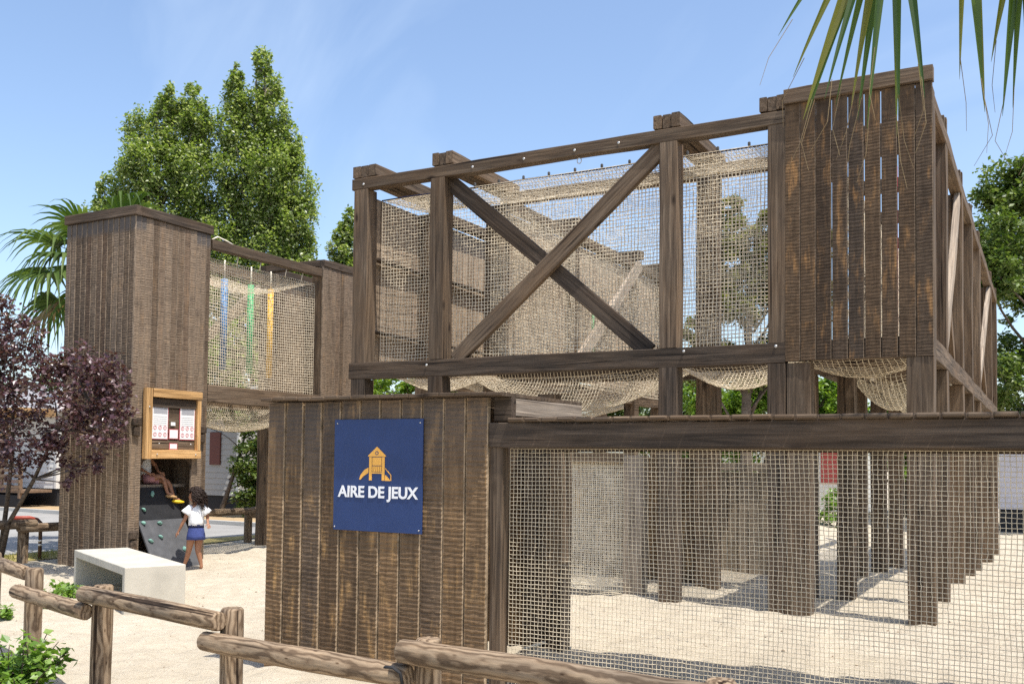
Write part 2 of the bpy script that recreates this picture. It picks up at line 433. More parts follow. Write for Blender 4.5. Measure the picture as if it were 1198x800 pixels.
def sheet(name, poly, z, mat, label, cat):
    b = MB(); n = len(poly)
    b.add([(x, y, z) for x, y in poly], [tuple(range(n))])
    o = b.build(name, mat); tag(o, label, cat, kind='structure'); return o
sheet('road', [(-14.3, -12), (-14.3, 11.6), (-13.9, 16.2), (-16.1, 16.35), (-40, 17.4), (-60, 18), (-60, -12)], .010, M['asphalt'], 'pale grey road behind the log rail', 'road')
sheet('verge', [(-13.25, -12), (-13.25, 12.6), (-13.9, 16.2), (-14.26, 11.6), (-14.26, -12)], .013, M['verge'], 'dry grass verge between sand and road', 'verge')
b = MB()
pk = [(-13.9, 16.28), (-16.1, 16.43), (-40, 17.48), (-60, 18.08)]
for (x0, y0), (x1, y1) in zip(pk[:-1], pk[1:]):
    d = Vector((x1 - x0, y1 - y0, 0)); L = d.length; a = math.atan2(d.y, d.x)
    b.box(((x0 + x1) / 2, (y0 + y1) / 2, .03), (L - .004, .14, .14), Matrix.Rotation(a, 3, 'Z'))
tag(b.build('kerb', M['kerb']), 'low concrete kerb along the far edge of the road', 'kerb', kind='structure')
sheet('dirt_strip', [(-13.9, 16.38), (-16.1, 16.53), (-40, 17.58), (-60, 18.2), (-60, 40), (-13.9, 40)], .016, M['fill_dirt'], 'tan dirt ground in front of the holiday cabins', 'dirt')
# dry grass tufts
pts = []
V = []; Fq = []
for k in range(2600):
    x = random.uniform(-14.2, -13.3); y = random.uniform(6, 12.5)
    a = random.uniform(0, 2 * PI); h = random.uniform(.03, .10); w = .006
    lx, ly = random.uniform(-.04, .04), random.uniform(-.04, .04)
    i = len(V)
    V += [(x - w * math.cos(a), y - w * math.sin(a), .012), (x + w * math.cos(a), y + w * math.sin(a), .012), (x + lx, y + ly, h)]
    Fq.append((i, i + 1, i + 2))
tag(mesh_np('grass', np.array(V), np.array(Fq), M['grass']), 'dry yellow grass tufts along the verge', 'grass', kind='stuff')

V = []; Fq = []
for k in range(1500):
    x = random.uniform(-12, 1.5); y = random.uniform(4.2, 16)
    z = gz(x, y); r_ = random.choice((.006, .008, .010, .014, .018)) ; a = random.uniform(0, 6.28); el = random.uniform(.3, 1)
    i = len(V)
    for q in range(4):
        w = a + q * PI / 2
        V.append((x + r_ * math.cos(w) * (1 if q % 2 else el), y + r_ * math.sin(w) * (1 if q % 2 else el), z - .002))
    V.append((x + r_ * .2, y, z + r_ * .6))
    Fq += [(i, i + 1, i + 4), (i + 1, i + 2, i + 4), (i + 2, i + 3, i + 4), (i + 3, i, i + 4)]
M['litter'] = mat_leaf('leaf_litter', [(.10, .065, .04), (.2, .14, .09), (.33, .26, .18), (.15, .13, .11)], .0, .9, .1)
tag(mesh_np('leaf_litter', np.array(V), np.array(Fq), M['litter']), 'small brown bits of leaf litter scattered on the sand', 'litter', kind='stuff')

# ------------------------------------------------------------------ timber kit
def frame_from(a, b, up=None):
    a = Vector(a); b = Vector(b); x = (b - a).normalized()
    up = Vector(up) if up is not None else (Vector((0, 0, 1)) if abs(x.z) < .95 else Vector((0, 1, 0)))
    z = (up - x * up.dot(x)).normalized(); y = z.cross(x)
    m = Matrix((x, y, z)).transposed().to_4x4(); m.translation = a
    return m, (b - a).length

def timber(name, a, b, w, h, mat, parent, up=None, ch=.006, warp=.0022, label=None):
    """squared timber from a to b (axis centre); w across, h along `up`"""
    Mx, L = frame_from(a, b, up)
    n = max(2, int(L / .22))
    mb = MB()
    ph = [random.uniform(0, 6.28) for _ in range(6)]
    rr = []
    for i in range(n + 1):
        s = i / n; x = L * s
        e = .002 if i in (0, n) else 0
        hw = w / 2 - e + warp * math.sin(x * 3.1 + ph[0]); hh = h / 2 - e + warp * math.sin(x * 2.7 + ph[1])
        oy = warp * 1.5 * math.sin(x * 1.7 + ph[2]); oz = warp * 1.5 * math.sin(x * 1.9 + ph[3])
        c = ch * (1 + .5 * math.sin(x * 6 + ph[4]))
        prof = [(-hw + c, -hh), (hw - c, -hh), (hw, -hh + c), (hw, hh - c), (hw - c, hh), (-hw + c, hh), (-hw, hh - c), (-hw, -hh + c)]
        rr.append([(x, y + oy, z + oz) for y, z in prof])
    mb.rings(rr)
    o = mb.build(name, mat, parent, Mx)
    if label: o['label'] = label
    return o

def post(x0, x1, y0, y1, z0, z1, parent, mat=None, name='post', label=None):
    return timber(name, ((x0 + x1) / 2, (y0 + y1) / 2, z0), ((x0 + x1) / 2, (y0 + y1) / 2, z1), x1 - x0, y1 - y0, mat or M['timber'], parent, up=(0, 1, 0), label=label)
# for a vertical timber with up=+Y: local z = Y, local y = z x x = Y x Z = X

def bolt(p, n, parent, r=.017):
    n = Vector(n).normalized()
    q = n.to_track_quat('Z', 'Y').to_matrix().to_4x4(); q.translation = Vector(p)
    b = MB().lathe([(r, 0), (r, .004), (r * .7, .009), (0.001, .011)], 10)
    return b.build('bolt', M['steel'], parent, q, True)

def plank_panel(name, origin, u, n, width, z1, parent, mat, thick=.028, gap=.006, amp=.002, dz=.012, smooth_top=0.0, z0s=None, nx=3, label=None, ztop_jit=.0, gaps=None, holes=None):
    """planks side by side from origin along horizontal u, standing from z=0 to z1 (local); outward = u x up... local -Y"""
    u = Vector(u).normalized(); zax = Vector((0, 0, 1)); yax = zax.cross(u)
    Mx = Matrix((u, yax, zax)).transposed().to_4x4(); Mx.translation = Vector(origin)
    V = []; Fq = []; MI = []; off = 0
    x = 0
    for k in range(n):
        gp = gaps[k] if gaps else gap * random.uniform(.5, 1.5)
        w = width - gp
        zb = 0 if z0s is None else z0s[k]
        zt = z1 + random.uniform(-ztop_jit, ztop_jit)
        nz = max(4, int((zt - zb) / dz))
        zz = np.linspace(zb, zt, nz + 1)
        per = rng.uniform(.026, .044, nz + 1)
        phs = np.cumsum(np.diff(zz, prepend=zz[0]) / per) + rng.random()
        fade = np.ones(nz + 1)
        if smooth_top > 0: fade = np.where(zz > zt - smooth_top * random.uniform(.85, 1.15), .1, 1.0)
        modul = .75 + .6 * np.clip(vnoise(zz * 1.0 + k * 7.7, zz * 0 + k * 3.3, 3.1, 77 + k) + .5, 0, 1)
        cols = []
        tilt = random.uniform(-.28, .28)
        yo = random.uniform(-.002, .002) if nx > 2 else 0.0
        cup = random.uniform(.003, .010) if nx > 2 else 0.0
        chf = .006
        cpos = [0.0, chf / w] + [c / nx for c in range(1, nx)] + [1 - chf / w, 1.0]
        for c, s in enumerate(cpos):
            f = (phs + tilt * s + rng.normal(0, .08, nz + 1)) % 1.0
            saw = np.where(f < .27, f / .27, (1 - f) / .73)
            out_ = c in (0, len(cpos) - 1)
            y = -(amp * fade * modul * saw + rng.normal(0, amp * .12, nz + 1) * fade) * (.4 if out_ else 1) + (chf * .35 if out_ else 0) + yo - cup * (s - .3)
            xx = x + w * s + (rng.normal(0, .0003, nz + 1) if out_ else 0)
            cols.append(np.stack([np.broadcast_to(xx, zz.shape), y, zz], -1))
        bl = np.stack([np.full(nz + 1, x), np.full(nz + 1, thick), zz], -1)
        br = np.stack([np.full(nz + 1, x + w), np.full(nz + 1, thick), zz], -1)
        allc = [bl] + cols + [br]
        A = np.stack(allc, 0)  # (nc, nz+1, 3)
        nc = A.shape[0]
        I = np.arange(nc * (nz + 1)).reshape(nc, nz + 1) + off
        f1 = np.stack([I[:-1, :-1], I[1:, :-1], I[1:, 1:], I[:-1, 1:]], -1).reshape(-1, 4)
        f2 = np.stack([I[-1, :-1], I[0, :-1], I[0, 1:], I[-1, 1:]], -1).reshape(-1, 4)
        nseg_ = nz
        V.append(A.reshape(-1, 3)); Fq += [f1, f2]
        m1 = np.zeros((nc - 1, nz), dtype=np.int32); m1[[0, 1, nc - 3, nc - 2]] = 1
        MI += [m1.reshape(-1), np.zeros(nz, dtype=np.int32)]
        # caps (quads between symmetric columns)
        for r, flip in ((0, True), (nz, False)):
            ring = I[:, r]
            for c in range(nc // 2):
                a_, b_, c_, d_ = ring[c], ring[c + 1], ring[nc - 2 - c], ring[nc - 1 - c]
                if len({a_, b_, c_, d_}) == 4:
                    q = [a_, b_, c_, d_]
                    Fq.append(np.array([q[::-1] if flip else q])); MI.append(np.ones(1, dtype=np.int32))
        off += nc * (nz + 1)
        x += width
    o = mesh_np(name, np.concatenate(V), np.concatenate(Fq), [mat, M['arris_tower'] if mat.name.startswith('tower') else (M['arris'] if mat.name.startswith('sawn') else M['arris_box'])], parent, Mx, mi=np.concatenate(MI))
    if label: o['label'] = label
    return o

def cap_board(name, a, b, w, h, parent, mat=None): return timber(name, a, b, w, h, mat or M['timber_dark'], parent)

# nets ----------------------------------------------------------------
def grid_net(name, P, r, mat, parent, jit=.12, label=None):
    P = np.array(P, float)
    n, m, _ = P.shape
    sp = np.linalg.norm(np.diff(P, axis=0), axis=-1).mean()
    J = rng.normal(0, sp * jit * .5, P.shape)
    J[0] *= .2; J[-1] *= .2; J[:, 0] *= .2; J[:, -1] *= .2
    P = P + J
    T0 = np.gradient(P, axis=0); T1 = np.gradient(P, axis=1)
    T0 /= np.linalg.norm(T0, axis=-1, keepdims=True) + 1e-9; T1 /= np.linalg.norm(T1, axis=-1, keepdims=True) + 1e-9
    N = np.cross(T0, T1); N /= np.linalg.norm(N, axis=-1, keepdims=True) + 1e-9
    Vs = []; Fs = []; off = 0
    for ax, T in ((0, T0), (1, T1)):
        Sd = np.cross(T, N)
        ring = np.stack([P + N * r, P + Sd * r, P - N * r, P - Sd * r], 2)  # n,m,4,3
        I = np.arange(n * m * 4).reshape(n, m, 4) + off
        for q in range(4):
            p = (q + 1) % 4
            if ax == 0: f = np.stack([I[:-1, :, q], I[:-1, :, p], I[1:, :, p], I[1:, :, q]], -1)
            else: f = np.stack([I[:, :-1, q], I[:, :-1, p], I[:, 1:, p], I[:, 1:, q]], -1)
            Fs.append(f.reshape(-1, 4))
        Vs.append(ring.reshape(-1, 3)); off += n * m * 4
    o = mesh_np(name, np.concatenate(Vs), np.concatenate(Fs), mat, parent, None, True)
    if label: o['label'] = label
    return o

def net_plane(name, p00, p10, p01, sp, r, mat, parent, bulge=(0, 0, 0), wav=.010, jit=.13, label=None, curve=1.0):
    """grid spanned by p00->p10 (i) and p00->p01 (j); bulge vector applied with sin*sin profile"""
    p00, p10, p01 = [np.array(p, float) for p in (p00, p10, p01)]
    n = max(2, int(np.linalg.norm(p10 - p00) / sp)) + 1; m = max(2, int(np.linalg.norm(p01 - p00) / sp)) + 1
    a = np.linspace(0, 1, n)[:, None, None]; b_ = np.linspace(0, 1, m)[None, :, None]
    P = p00 + (p10 - p00) * a + (p01 - p00) * b_
    prof = (np.sin(PI * a) ** curve) * (np.sin(PI * b_) ** curve)
    P = P + np.array(bulge, float) * prof
    s1 = random.randint(10, 9999)
    A = np.broadcast_to(a[..., 0] * (n - 1) * sp, (n, m)); B = np.broadcast_to(b_[..., 0] * (m - 1) * sp, (n, m))
    edge = np.sqrt(prof[..., 0])
    for c in range(3):
        P[..., c] += (vnoise(A, B, 1.6, s1 + c) * 2.2 + vnoise(A, B, 5, s1 + 7 + c) * .8) * wav * edge
    return grid_net(name, P, r, mat, parent, jit, label)

NS, NR = .0455, .0037
# ------------------------------------------------------------------ climbing frame: the front cage
FY, BY = 10.387, 11.90
ZB0, ZB1, ZT0, ZT1, ZC0, ZC1 = 2.654, 2.872, 5.238, 5.388, 5.41, 5.572
cage = thing('climbing_cage', 'raised timber cage with X brace and rope net walls, behind the plank deck', 'climbing frame', (-4.6, 11.2, 0))
PX = [(-8.255, -8.02), (-7.0, -6.78), (-3.855, -3.64), (-2.62, -2.432)]
for i, (x0, x1) in enumerate(PX):
    post(x0, x1, FY, FY + .22, ZB1 + .002, ZT0 - .002, cage)
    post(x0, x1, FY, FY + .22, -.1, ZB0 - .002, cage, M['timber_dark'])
    if i == 0:
        post(x0, x1, BY, BY + .22, -.1, ZT0 - .002, cage)
    else:
        xb0, xb1 = (x0 - .06, x1 - .0)
        post(xb0, xb1, BY, BY + .22, ZB1 + .002, ZT0 - .002, cage)
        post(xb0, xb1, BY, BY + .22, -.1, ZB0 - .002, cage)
timber('beam', (-8.29, FY + .075, (ZT0 + ZT1) / 2), (-2.437, FY + .075, (ZT0 + ZT1) / 2), .15, ZT1 - ZT0, M['timber'], cage)
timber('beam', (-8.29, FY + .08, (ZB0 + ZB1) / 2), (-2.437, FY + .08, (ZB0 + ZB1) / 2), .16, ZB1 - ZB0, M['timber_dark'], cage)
timber('beam', (-6.76, BY + .10, (ZT0 + ZT1) / 2), (-1.0, BY + .10, (ZT0 + ZT1) / 2), .15, ZT1 - ZT0, M['timber'], cage)
timber('beam', (-6.76, BY + .10, (ZB0 + ZB1) / 2), (-1.0, BY + .10, (ZB0 + ZB1) / 2), .16, ZB1 - ZB0, M['timber'], cage)
for x0, x1, y1 in ((-8.29, -7.89, 12.2), (-6.99, -6.67, 12.2), (-3.945, -3.615, 12.2), (-2.722, -2.44, 12.2)):
    w = (x1 - x0) / 3
    for k in range(3):
        timber('cross_beam', (x0 + w * (k + .5), FY + .012 + .01 * (k % 2), (ZC0 + ZC1) / 2 - .008), (x0 + w * (k + .5), y1, (ZC0 + ZC1) / 2 - .008), w - .004, ZC1 - ZC0, M['timber'], cage)
timber('brace', (-6.86, FY + .165, 5.26), (-4.02, FY + .165, 2.86), .075, .20, M['timber_dark'], cage)
timber('brace', (-3.84, FY + .075, 5.20), (-6.62, FY + .075, 2.86), .08, .20, M['timber'], cage)
for (x, z) in ((-6.36, 5.30), (-5.62, 5.30), (-4.93, 5.305), (-4.36, 5.31), (-8.09, 5.30), (-3.556, 2.826), (-7.02, 2.80), (-2.53, 2.835)):
    bolt((x, FY - .002, z), (0, -1, 0), cage)
# nets: front, back, ceiling, hammock floor
net_plane('net', (-7.99, FY + .30, 2.80), (-6.9, FY + .30, 2.80), (-7.99, FY + .30, 5.13), NS, NR, M['rope'], cage, (0, .05, 0))
net_plane('net', (-6.88, FY + .27, 2.76), (-2.45, FY + .27, 2.76), (-6.88, FY + .27, 5.13), NS, NR, M['rope'], cage, (0, .05, 0))
net_plane('net', (-6.9, BY - .10, 2.80), (-2.5, BY - .10, 2.80), (-6.9, BY - .10, 5.20), NS, NR, M['rope'], cage, (0, -.06, 0))
net_plane('net', (-8.0, FY + .30, 5.14), (-2.45, FY + .30, 5.14), (-8.0, BY - .10, 5.22), NS, NR, M['rope'], cage, (0, 0, -.14))
net_plane('net', (-7.99, FY + .28, 2.74), (-6.75, FY + .28, 2.74), (-7.99, BY - .06, 2.74), NS, NR, M['rope'], cage, (0, 0, -.22))
net_plane('net', (-6.74, FY + .26, 2.72), (-3.9, FY + .26, 2.72), (-6.74, BY - .06, 2.72), NS, NR, M['rope'], cage, (0, 0, -.50), curve=.7)
net_plane('net', (-3.86, FY + .26, 2.72), (-2.5, FY + .26, 2.72), (-3.86, BY - .06, 2.72), NS, NR, M['rope'], cage, (0, 0, -.28))
# border ropes and clips along the ceiling net
b = MB(); b.tube([(-8.0 + i * .37, FY + .30, 5.135 + .006 * math.sin(i * 1.3)) for i in range(16)], .010, 6)
b.build('border_rope', M['navy'], cage, None, True)
for k in range(12):
    b = MB(); b.box((-6.5 + k * .36, FY + .29, 5.165), (.03, .03, .05), ch=.008)
    b.build('clip', M['rubber'], cage)
b = MB(); b.tube([(-4.9 + .028 * math.cos(a), FY + .07, 5.195 + .035 * math.sin(a)) for a in np.linspace(0, 2 * PI, 14)], .006, 6, cap=False)
b.build('ring', M['steel'], cage, None, True)
# lower level under the cage
post(-4.33, -4.09, 10.52, 10.72, -.1, 1.66, cage, M['timber_pale'], label='short pale post under the cage')
post(-2.425, -2.175, FY + .02, FY + .24, -.1, ZB0 - .004, cage, M['timber'])
timber('beam', (-5.3, 10.66, 1.63), (-4.34, 10.66, 1.63), .12, .12, M['timber'], cage)
net_plane('net', (-5.25, 10.68, .05), (-4.34, 10.68, .05), (-5.25, 10.68, 1.57), .026, .0042, M['rope_pale'], cage, (0, .03, 0))
post(-5.5, -5.28, 10.58, 10.8, -.1, 2.4, cage)
# ------------------------------------------------------------------ right corner box
box = thing('lookout_box', 'upper corner box of dark vertical planks with thin light gaps, on posts', 'play platform', (-1.7, 11.1, 0))
gp = [.004, .005, .009, .009, .011, .011, .012, .006, .004]
plank_panel('plank_wall', (-2.436, FY - .002, 2.672), (1, 0, 0), 9, 1.466 / 9, 2.755, box, M['planks_box'], .030, amp=.0036, dz=.011, smooth_top=.30, gaps=gp, nx=4)
timber('cap_beam', (-2.44, FY + .02, 5.512), (-.965, FY + .02, 5.512), .13, .155, M['timber'], box)
post(-1.23, -.972, FY + .03, FY + .25, ZB0 - .0, ZT0 + .16, box)
post(-1.23, -.972, FY - .0, FY + .22, -.1, ZB0 + .012, box, M['timber'])
timber('beam', (-2.43, FY + .11, 2.76), (-1.24, FY + .11, 2.76), .15, .17, M['timber'], box)
post(-2.18, -1.985, BY, BY + .2, -.1, ZB0 - .004, box, M['timber'])
net_plane('net', (-2.4, FY + .27, 2.71), (-1.2, FY + .27, 2.71), (-2.4, BY - .05, 2.71), .062, NR, M['rope'], box, (0, 0, -.17))
for (xx, mm) in ((-1.62, 'bar_red'), (-1.44, 'bar_red')):
    b = MB(); b.tube([(xx, 11.2, 3.0), (xx, 11.2, 4.85)], .035, 10); b.build('hanging_bar', M[mm], box, None, True)
# ------------------------------------------------------------------ right gallery (recedes along +Y)
gal = thing('side_gallery', 'long raised net gallery receding behind the corner box on the right', 'climbing frame', (-1.7, 17, -.3))
XO, XI = -.972, -2.44
YP = [11.85, 14.2, 16.1, 18.05, 22.0, 24.15]
for i, yy in enumerate(YP):
    zf = gz(XO, yy) - .12
    if i > 0:
        post(XI, XI + .22, yy, yy + .22, gz(XI, yy) - .12, ZT0 - .002, gal)
    post(XO - .22, XO, yy, yy + .22, zf, ZB0 - .003, gal)
    post(XO - .22, XO, yy, yy + .22, ZB1 + .003, ZT0 - .002, gal)
    for k in range(2):
        timber('cross_beam', (XI - .15, yy + .06 + k * .115, 5.49), (XO - .02 + .015 * k, yy + .06 + k * .115, 5.49), .112, .16, M['timber'], gal)
timber('beam', (XO - .07, FY + .26, (ZT0 + ZT1) / 2), (XO - .07, 24.4, (ZT0 + ZT1) / 2), .14, .15, M['timber'], gal)
timber('beam', (XO - .07, FY + .24, (ZB0 + ZB1) / 2), (XO - .07, 24.4, (ZB0 + ZB1) / 2), .14, .218, M['timber'], gal)
timber('beam', (XI + .08, 12.14, (ZT0 + ZT1) / 2), (XI + .08, 24.4, (ZT0 + ZT1) / 2), .14, .15, M['timber'], gal)
timber('beam', (XI + .08, 12.14, (ZB0 + ZB1) / 2), (XI + .08, 24.4, (ZB0 + ZB1) / 2), .14, .218, M['timber'], gal)
for y0, y1 in ((12.07, 14.2), (18.27, 22.0)):
    timber('brace', (XO - .05, y0 + .02, 2.95), (XO - .05, y1 - .02, 5.18), .07, .19, M['timber_pale'], gal)
    timber('brace', (XO - .13, y0 + .02, 5.18), (XO - .13, y1 - .02, 2.95), .07, .19, M['timber'], gal)
net_plane('net', (XO - .30, 12.1, 2.75), (XO - .30, 24.2, 2.75), (XO - .30, 12.1, 5.15), .07, .0052, M['rope'], gal, (-.05, 0, 0))
net_plane('net', (XI + .30, 12.1, 2.75), (XI + .30, 24.2, 2.75), (XI + .30, 12.1, 5.15), .07, .0052, M['rope'], gal, (.05, 0, 0))
for y0, y1 in ((12.15, 14.15), (14.45, 18.0), (18.3, 22), (22.2, 24.1)):
    net_plane('net', (XO - .28, y0, 2.70), (XO - .28, y1, 2.70), (XI + .28, y0, 2.70), .06, .005, M['rope_pale'], gal, (0, 0, -.42), curve=.7)
plank_panel('plank_wall', (XI + .2, 24.4, 2.5), (1, 0, 0), 7, .17, 2.7, gal, M['planks_in'], .03, dz=.05, nx=2)
for y0, y1, o_ in ((FY + .24, 11.84, box), (12.1, 14.18, gal), (14.44, 16.08, gal), (16.34, 18.03, gal), (18.29, 21.98, gal), (22.24, 24.13, gal)):
    b = MB(); y = y0
    while y < y1 - .02:
        w = min(.14, y1 - y)
        b.box(((XI + XO) / 2, y + w / 2, ZB1 + .02 + random.uniform(-.002, .002)), (XO - XI - .32, w - .006, .03), ch=.004); y += w
    b.build('floor', M['timber'], o_)
# ------------------------------------------------------------------ left gallery (recedes along +Y)
gl = thing('inner_gallery', 'raised gallery with plank walls and nets seen through the front net', 'climbing frame', (-7.6, 14.5, 0))
LX0, LX1 = -8.255, -7.0
YL = [11.9, 14.3, 17.0, 18.4]
for i, yy in enumerate(YL):
    if i > 0: post(LX0, LX0 + .22, yy, yy + .22, -.12, ZT0 - .002, gl)
    if i > 0: post(LX1 - .0, LX1 + .22, yy, yy + .22, -.12, ZT0 - .002, gl)
    if i > 0:
        for k in range(2):
            timber('cross_beam', (LX0 - .1, yy + .06 + k * .115, 5.49), (LX1 + .3, yy + .06 + k * .115, 5.49), .112, .16, M['timber'], gl)
for xx in (LX0 + .11, LX1 + .11):
    for (z0, z1) in ((ZB0, ZB1), (ZT0, ZT1)):
        timber('beam', (xx, 12.15, (z0 + z1) / 2), (xx, 18.7, (z0 + z1) / 2), .15, z1 - z0, M['timber'], gl)
# outer wall: lit interior planks with dark strips for shadow lines
plank_panel('plank_wall', (LX0 + .05, FY + .24, 2.88), (0, 1, 0), 9, .157, 2.34, gl, M['planks_in'], .03, dz=.02, nx=2)
plank_panel('plank_wall', (LX0 + .05, 12.14, 2.88), (0, 1, 0), 13, .166, 2.34, gl, M['planks_in'], .03, dz=.03, nx=2)
for zz in (3.33, 4.34):
    timber('rail', (LX0 + .12, FY + .26, zz), (LX0 + .12, 14.2, zz), .10, .03, M['timber_dark'], gl)  # thin dark strips added in place of shadow lines between the boards
plank_panel('plank_wall', (LX1 + .1, 14.55, 2.9), (0, 1, 0), 15, .162, 2.3, gl, M['planks_in'], .03, dz=.03, nx=2)
plank_panel('plank_wall', (LX1 + .1, 17.25, 2.9), (0, 1, 0), 7, .162, 2.3, gl, M['planks_in'], .03, dz=.03, nx=2)
plank_panel('plank_wall', (LX1 + .1, 12.16, 2.9), (0, 1, 0), 13, .162, 2.3, gl, M['planks_in'], .03, dz=.03, nx=2)
net_plane('net', (LX1 + .24, 12.15, 2.8), (LX1 + .24, 14.28, 2.8), (LX1 + .24, 12.15, 5.2), .05, NR, M['rope'], gl, (-.05, 0, 0))
net_plane('net', (LX1 + .32, 14.4, 2.8), (LX1 + .32, 18.5, 2.8), (LX1 + .32, 14.4, 5.0), .06, NR, M['rope'], gl, (.05, 0, 0))
net_plane('net', (LX0 + .3, 12.2, 2.72), (LX0 + .3, 18.4, 2.72), (LX1 - .05, 12.2, 2.72), .055, NR, M['rope'], gl, (0, 0, -.4))
timber('brace', (LX1 + .42, 13.9, 3.05), (LX1 + .42, 16.7, 5.2), .08, .2, M['timber_pale'], gl)
for (yy, mm) in ((14.9, 'bar_green'),):
    b = MB(); b.tube([(LX1 + .30, yy, 3.0), (LX1 + .30, yy, 4.4)], .03, 10); b.build('hanging_bar', M[mm], gl, None, True)
# low inner plank screen
scr = thing('plank_screen', 'low grey plank screen standing on sand beneath the cage', 'screen', (-3.9, 13.8, 0))
plank_panel('plank_wall', (-4.35, 13.8, -.05), (1, 0, 0), 6, .15, 1.5, scr, M['planks_pale'], .03, dz=.03, nx=2)
timber('rail', (-4.36, 13.77, 1.52), (-3.42, 13.77, 1.52), .06, .12, M['timber_pale'], scr)
post(-4.62, -4.4, 13.75, 13.95, -.1, 1.75, scr)

scr2 = thing('plank_screen', 'long dark low plank wall in the shade under the X brace', 'screen', (-5, 12.35, 0))
plank_panel('plank_wall', (-6.3, 12.35, -.08), (1, 0, 0), 17, .15, 1.72, scr2, M['planks'], .03, dz=.03, nx=2)
# ------------------------------------------------------------------ front plank box with the sign, and walkway
wy = 5.499
pb = thing('plank_box', 'front box of rough sawn brown planks that carries the blue sign', 'play platform', (-4.1, 6.3, 0))
plank_panel('plank_wall', (-5.144, wy, -.12), (1, 0, 0), 11, 1.929 / 11, 2.118, pb, M['planks'], .029, amp=.0052, dz=.0075, nx=5, ztop_jit=.006, gap=.009)
plank_panel('plank_wall', (-5.13, 7.25, -.1), (0, -1, 0), 10, .171, 2.09, pb, M['planks'], .028, dz=.03)
plank_panel('plank_wall', (-3.872, 7.32, -.1), (-1, 0, 0), 7, .18, 2.09, pb, M['planks'], .028, dz=.03)
post(-5.09, -4.93, 5.56, 5.70, -.1, 1.98, pb, M['timber_dark'])
# lid planks (run in depth)
b = MB()
x = -5.15
while x < -3.075:
    w = .121 * random.uniform(.95, 1.02)
    b.box((x + w / 2, 6.03, 2.022 + random.uniform(-.003, .003)), (min(w, -3.07 - x) - .006, 1.24, .026), ch=.005)
    x += w + .004
b.build('lid', M['timber'], pb)
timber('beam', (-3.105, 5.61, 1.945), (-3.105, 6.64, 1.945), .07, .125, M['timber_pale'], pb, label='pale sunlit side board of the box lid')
timber('beam', (-3.205, 5.575, 1.925), (-3.075, 5.575, 1.925), .07, .16, M['timber_dark'], pb)
timber('beam', (-5.1, 6.62, 1.94), (-3.15, 6.62, 1.94), .07, .12, M['timber'], pb)

wk = thing('walkway', 'low plank walkway with cord net hanging below its long dark beam', 'play platform', (-1, 6.4, 0))
timber('beam', (-3.212, wy + .055, 1.7555), (1.9, wy + .055, 1.7555), .11, .161, M['timber_dark'], wk)
timber('beam', (-3.9, 7.27, 1.75), (1.9, 7.27, 1.75), .10, .16, M['timber'], wk)
timber('beam', (-3.1, 6.4, 1.75), (1.9, 6.4, 1.75), .09, .15, M['timber'], wk)
b = MB(); x = -3.068
Vd = []
while x < 1.9:
    w = .120 * random.uniform(.93, 1.05)
    zt = 1.8535 + random.uniform(-.002, .002)
    b.box((x + w / 2, 6.40 + random.uniform(-.008, .008), zt), (w - .007, 1.86, .029), ch=.009)
    x += w + .005
b.build('decking', M['timber'], wk)
post(-3.208, -3.115, wy + .01, wy + .10, -.1, 1.672, wk, M['timber'])
post(-3.87, -3.64, 7.2, 7.40, -.1, 1.665, wk, M['timber_dark'])
post(-3.635, -3.50, 7.21, 7.38, -.1, 1.665, wk, M['timber'])
post(1.5, 1.72, wy + .01, wy + .2, -.1, 1.672, wk)
post(1.5, 1.72, 7.2, 7.4, -.1, 1.665, wk)
net_plane('net', (-3.09, wy + .07, -.03), (1.48, wy + .07, -.03), (-3.09, wy + .07, 1.668), 0.0265, .0020, M['cord_net'], wk, (0, .05, 0), wav=.011, jit=.09)
b = MB(); b.tube([(-3.74, 6.98, gz(-3.74, 6.98) + .02), (-3.66, 7.2, gz(-3.66, 7.2) + .05), (-3.6, 7.3, gz(-3.6, 7.3) + .03), (-3.52, 7.42, gz(-3.52, 7.42) + .02)], .013, 8)
tag(b.build('rope', M['rope_pale'], None, None, True), 'short loose pale rope lying on sand by the dark walkway post', 'rope')

# ------------------------------------------------------------------ sign
sx0, sx1, sz0, sz1 = -4.490, -3.7235, 1.0817, 1.8684
SW, SH = sx1 - sx0, sz1 - sz0
sign = thing('sign', 'square blue sign with orange play tower and white lettering on the plank wall', 'sign', (sx0, wy - .020, sz0))
SM = Matrix.Translation(Vector((sx0, wy - .022, sz0)))
b = MB(); b.box((SW / 2, .006, SH / 2), (SW, SH, .010), Matrix.Rotation(PI / 2, 3, 'X'), ch=.0015); b.build('board', M['sign_blue'], sign, SM)
for u, w in ((.035, .965), (.97, .965), (.02, .03), (.97, .03)):
    b = MB().lathe([(.006, 0), (.006, .002), (.001, .003)], 10)
    b.build('screw', M['steel'], sign, SM @ Matrix.Translation(Vector((u * SW, .0, w * SH))) @ Matrix.Rotation(PI / 2, 4, 'X'), True)
def sp_(u, v): return (u * SW, (1 - v) * SH)
b = MB()
y0, y1 = -.0025, .0
def poly(pts): b.prism([sp_(*p) for p in pts], y0, y1)
poly([(.50, .245), (.40, .325), (.40, .333), (.60, .333), (.60, .325)][::-1])
poly([(.413, .337), (.413, .545), (.443, .545), (.443, .337)])
poly([(.557, .337), (.557, .545), (.587, .545), (.587, .337)])
poly([(.449, .340), (.449, .412), (.551, .412), (.551, .340)])
for k in range(5):
    u = .449 + k * .0212
    poly([(u, .418), (u, .468), (u + .0165, .468), (u + .0165, .418)])
poly([(.443, .472), (.443, .484), (.557, .484), (.557, .472)])
poly([(.405, .432), (.36, .452), (.315, .50), (.300, .54), (.318, .54), (.345, .512), (.405, .478)])
poly([(.593, .432), (.593, .440), (.655, .497), (.655, .545), (.662, .545), (.662, .493)])
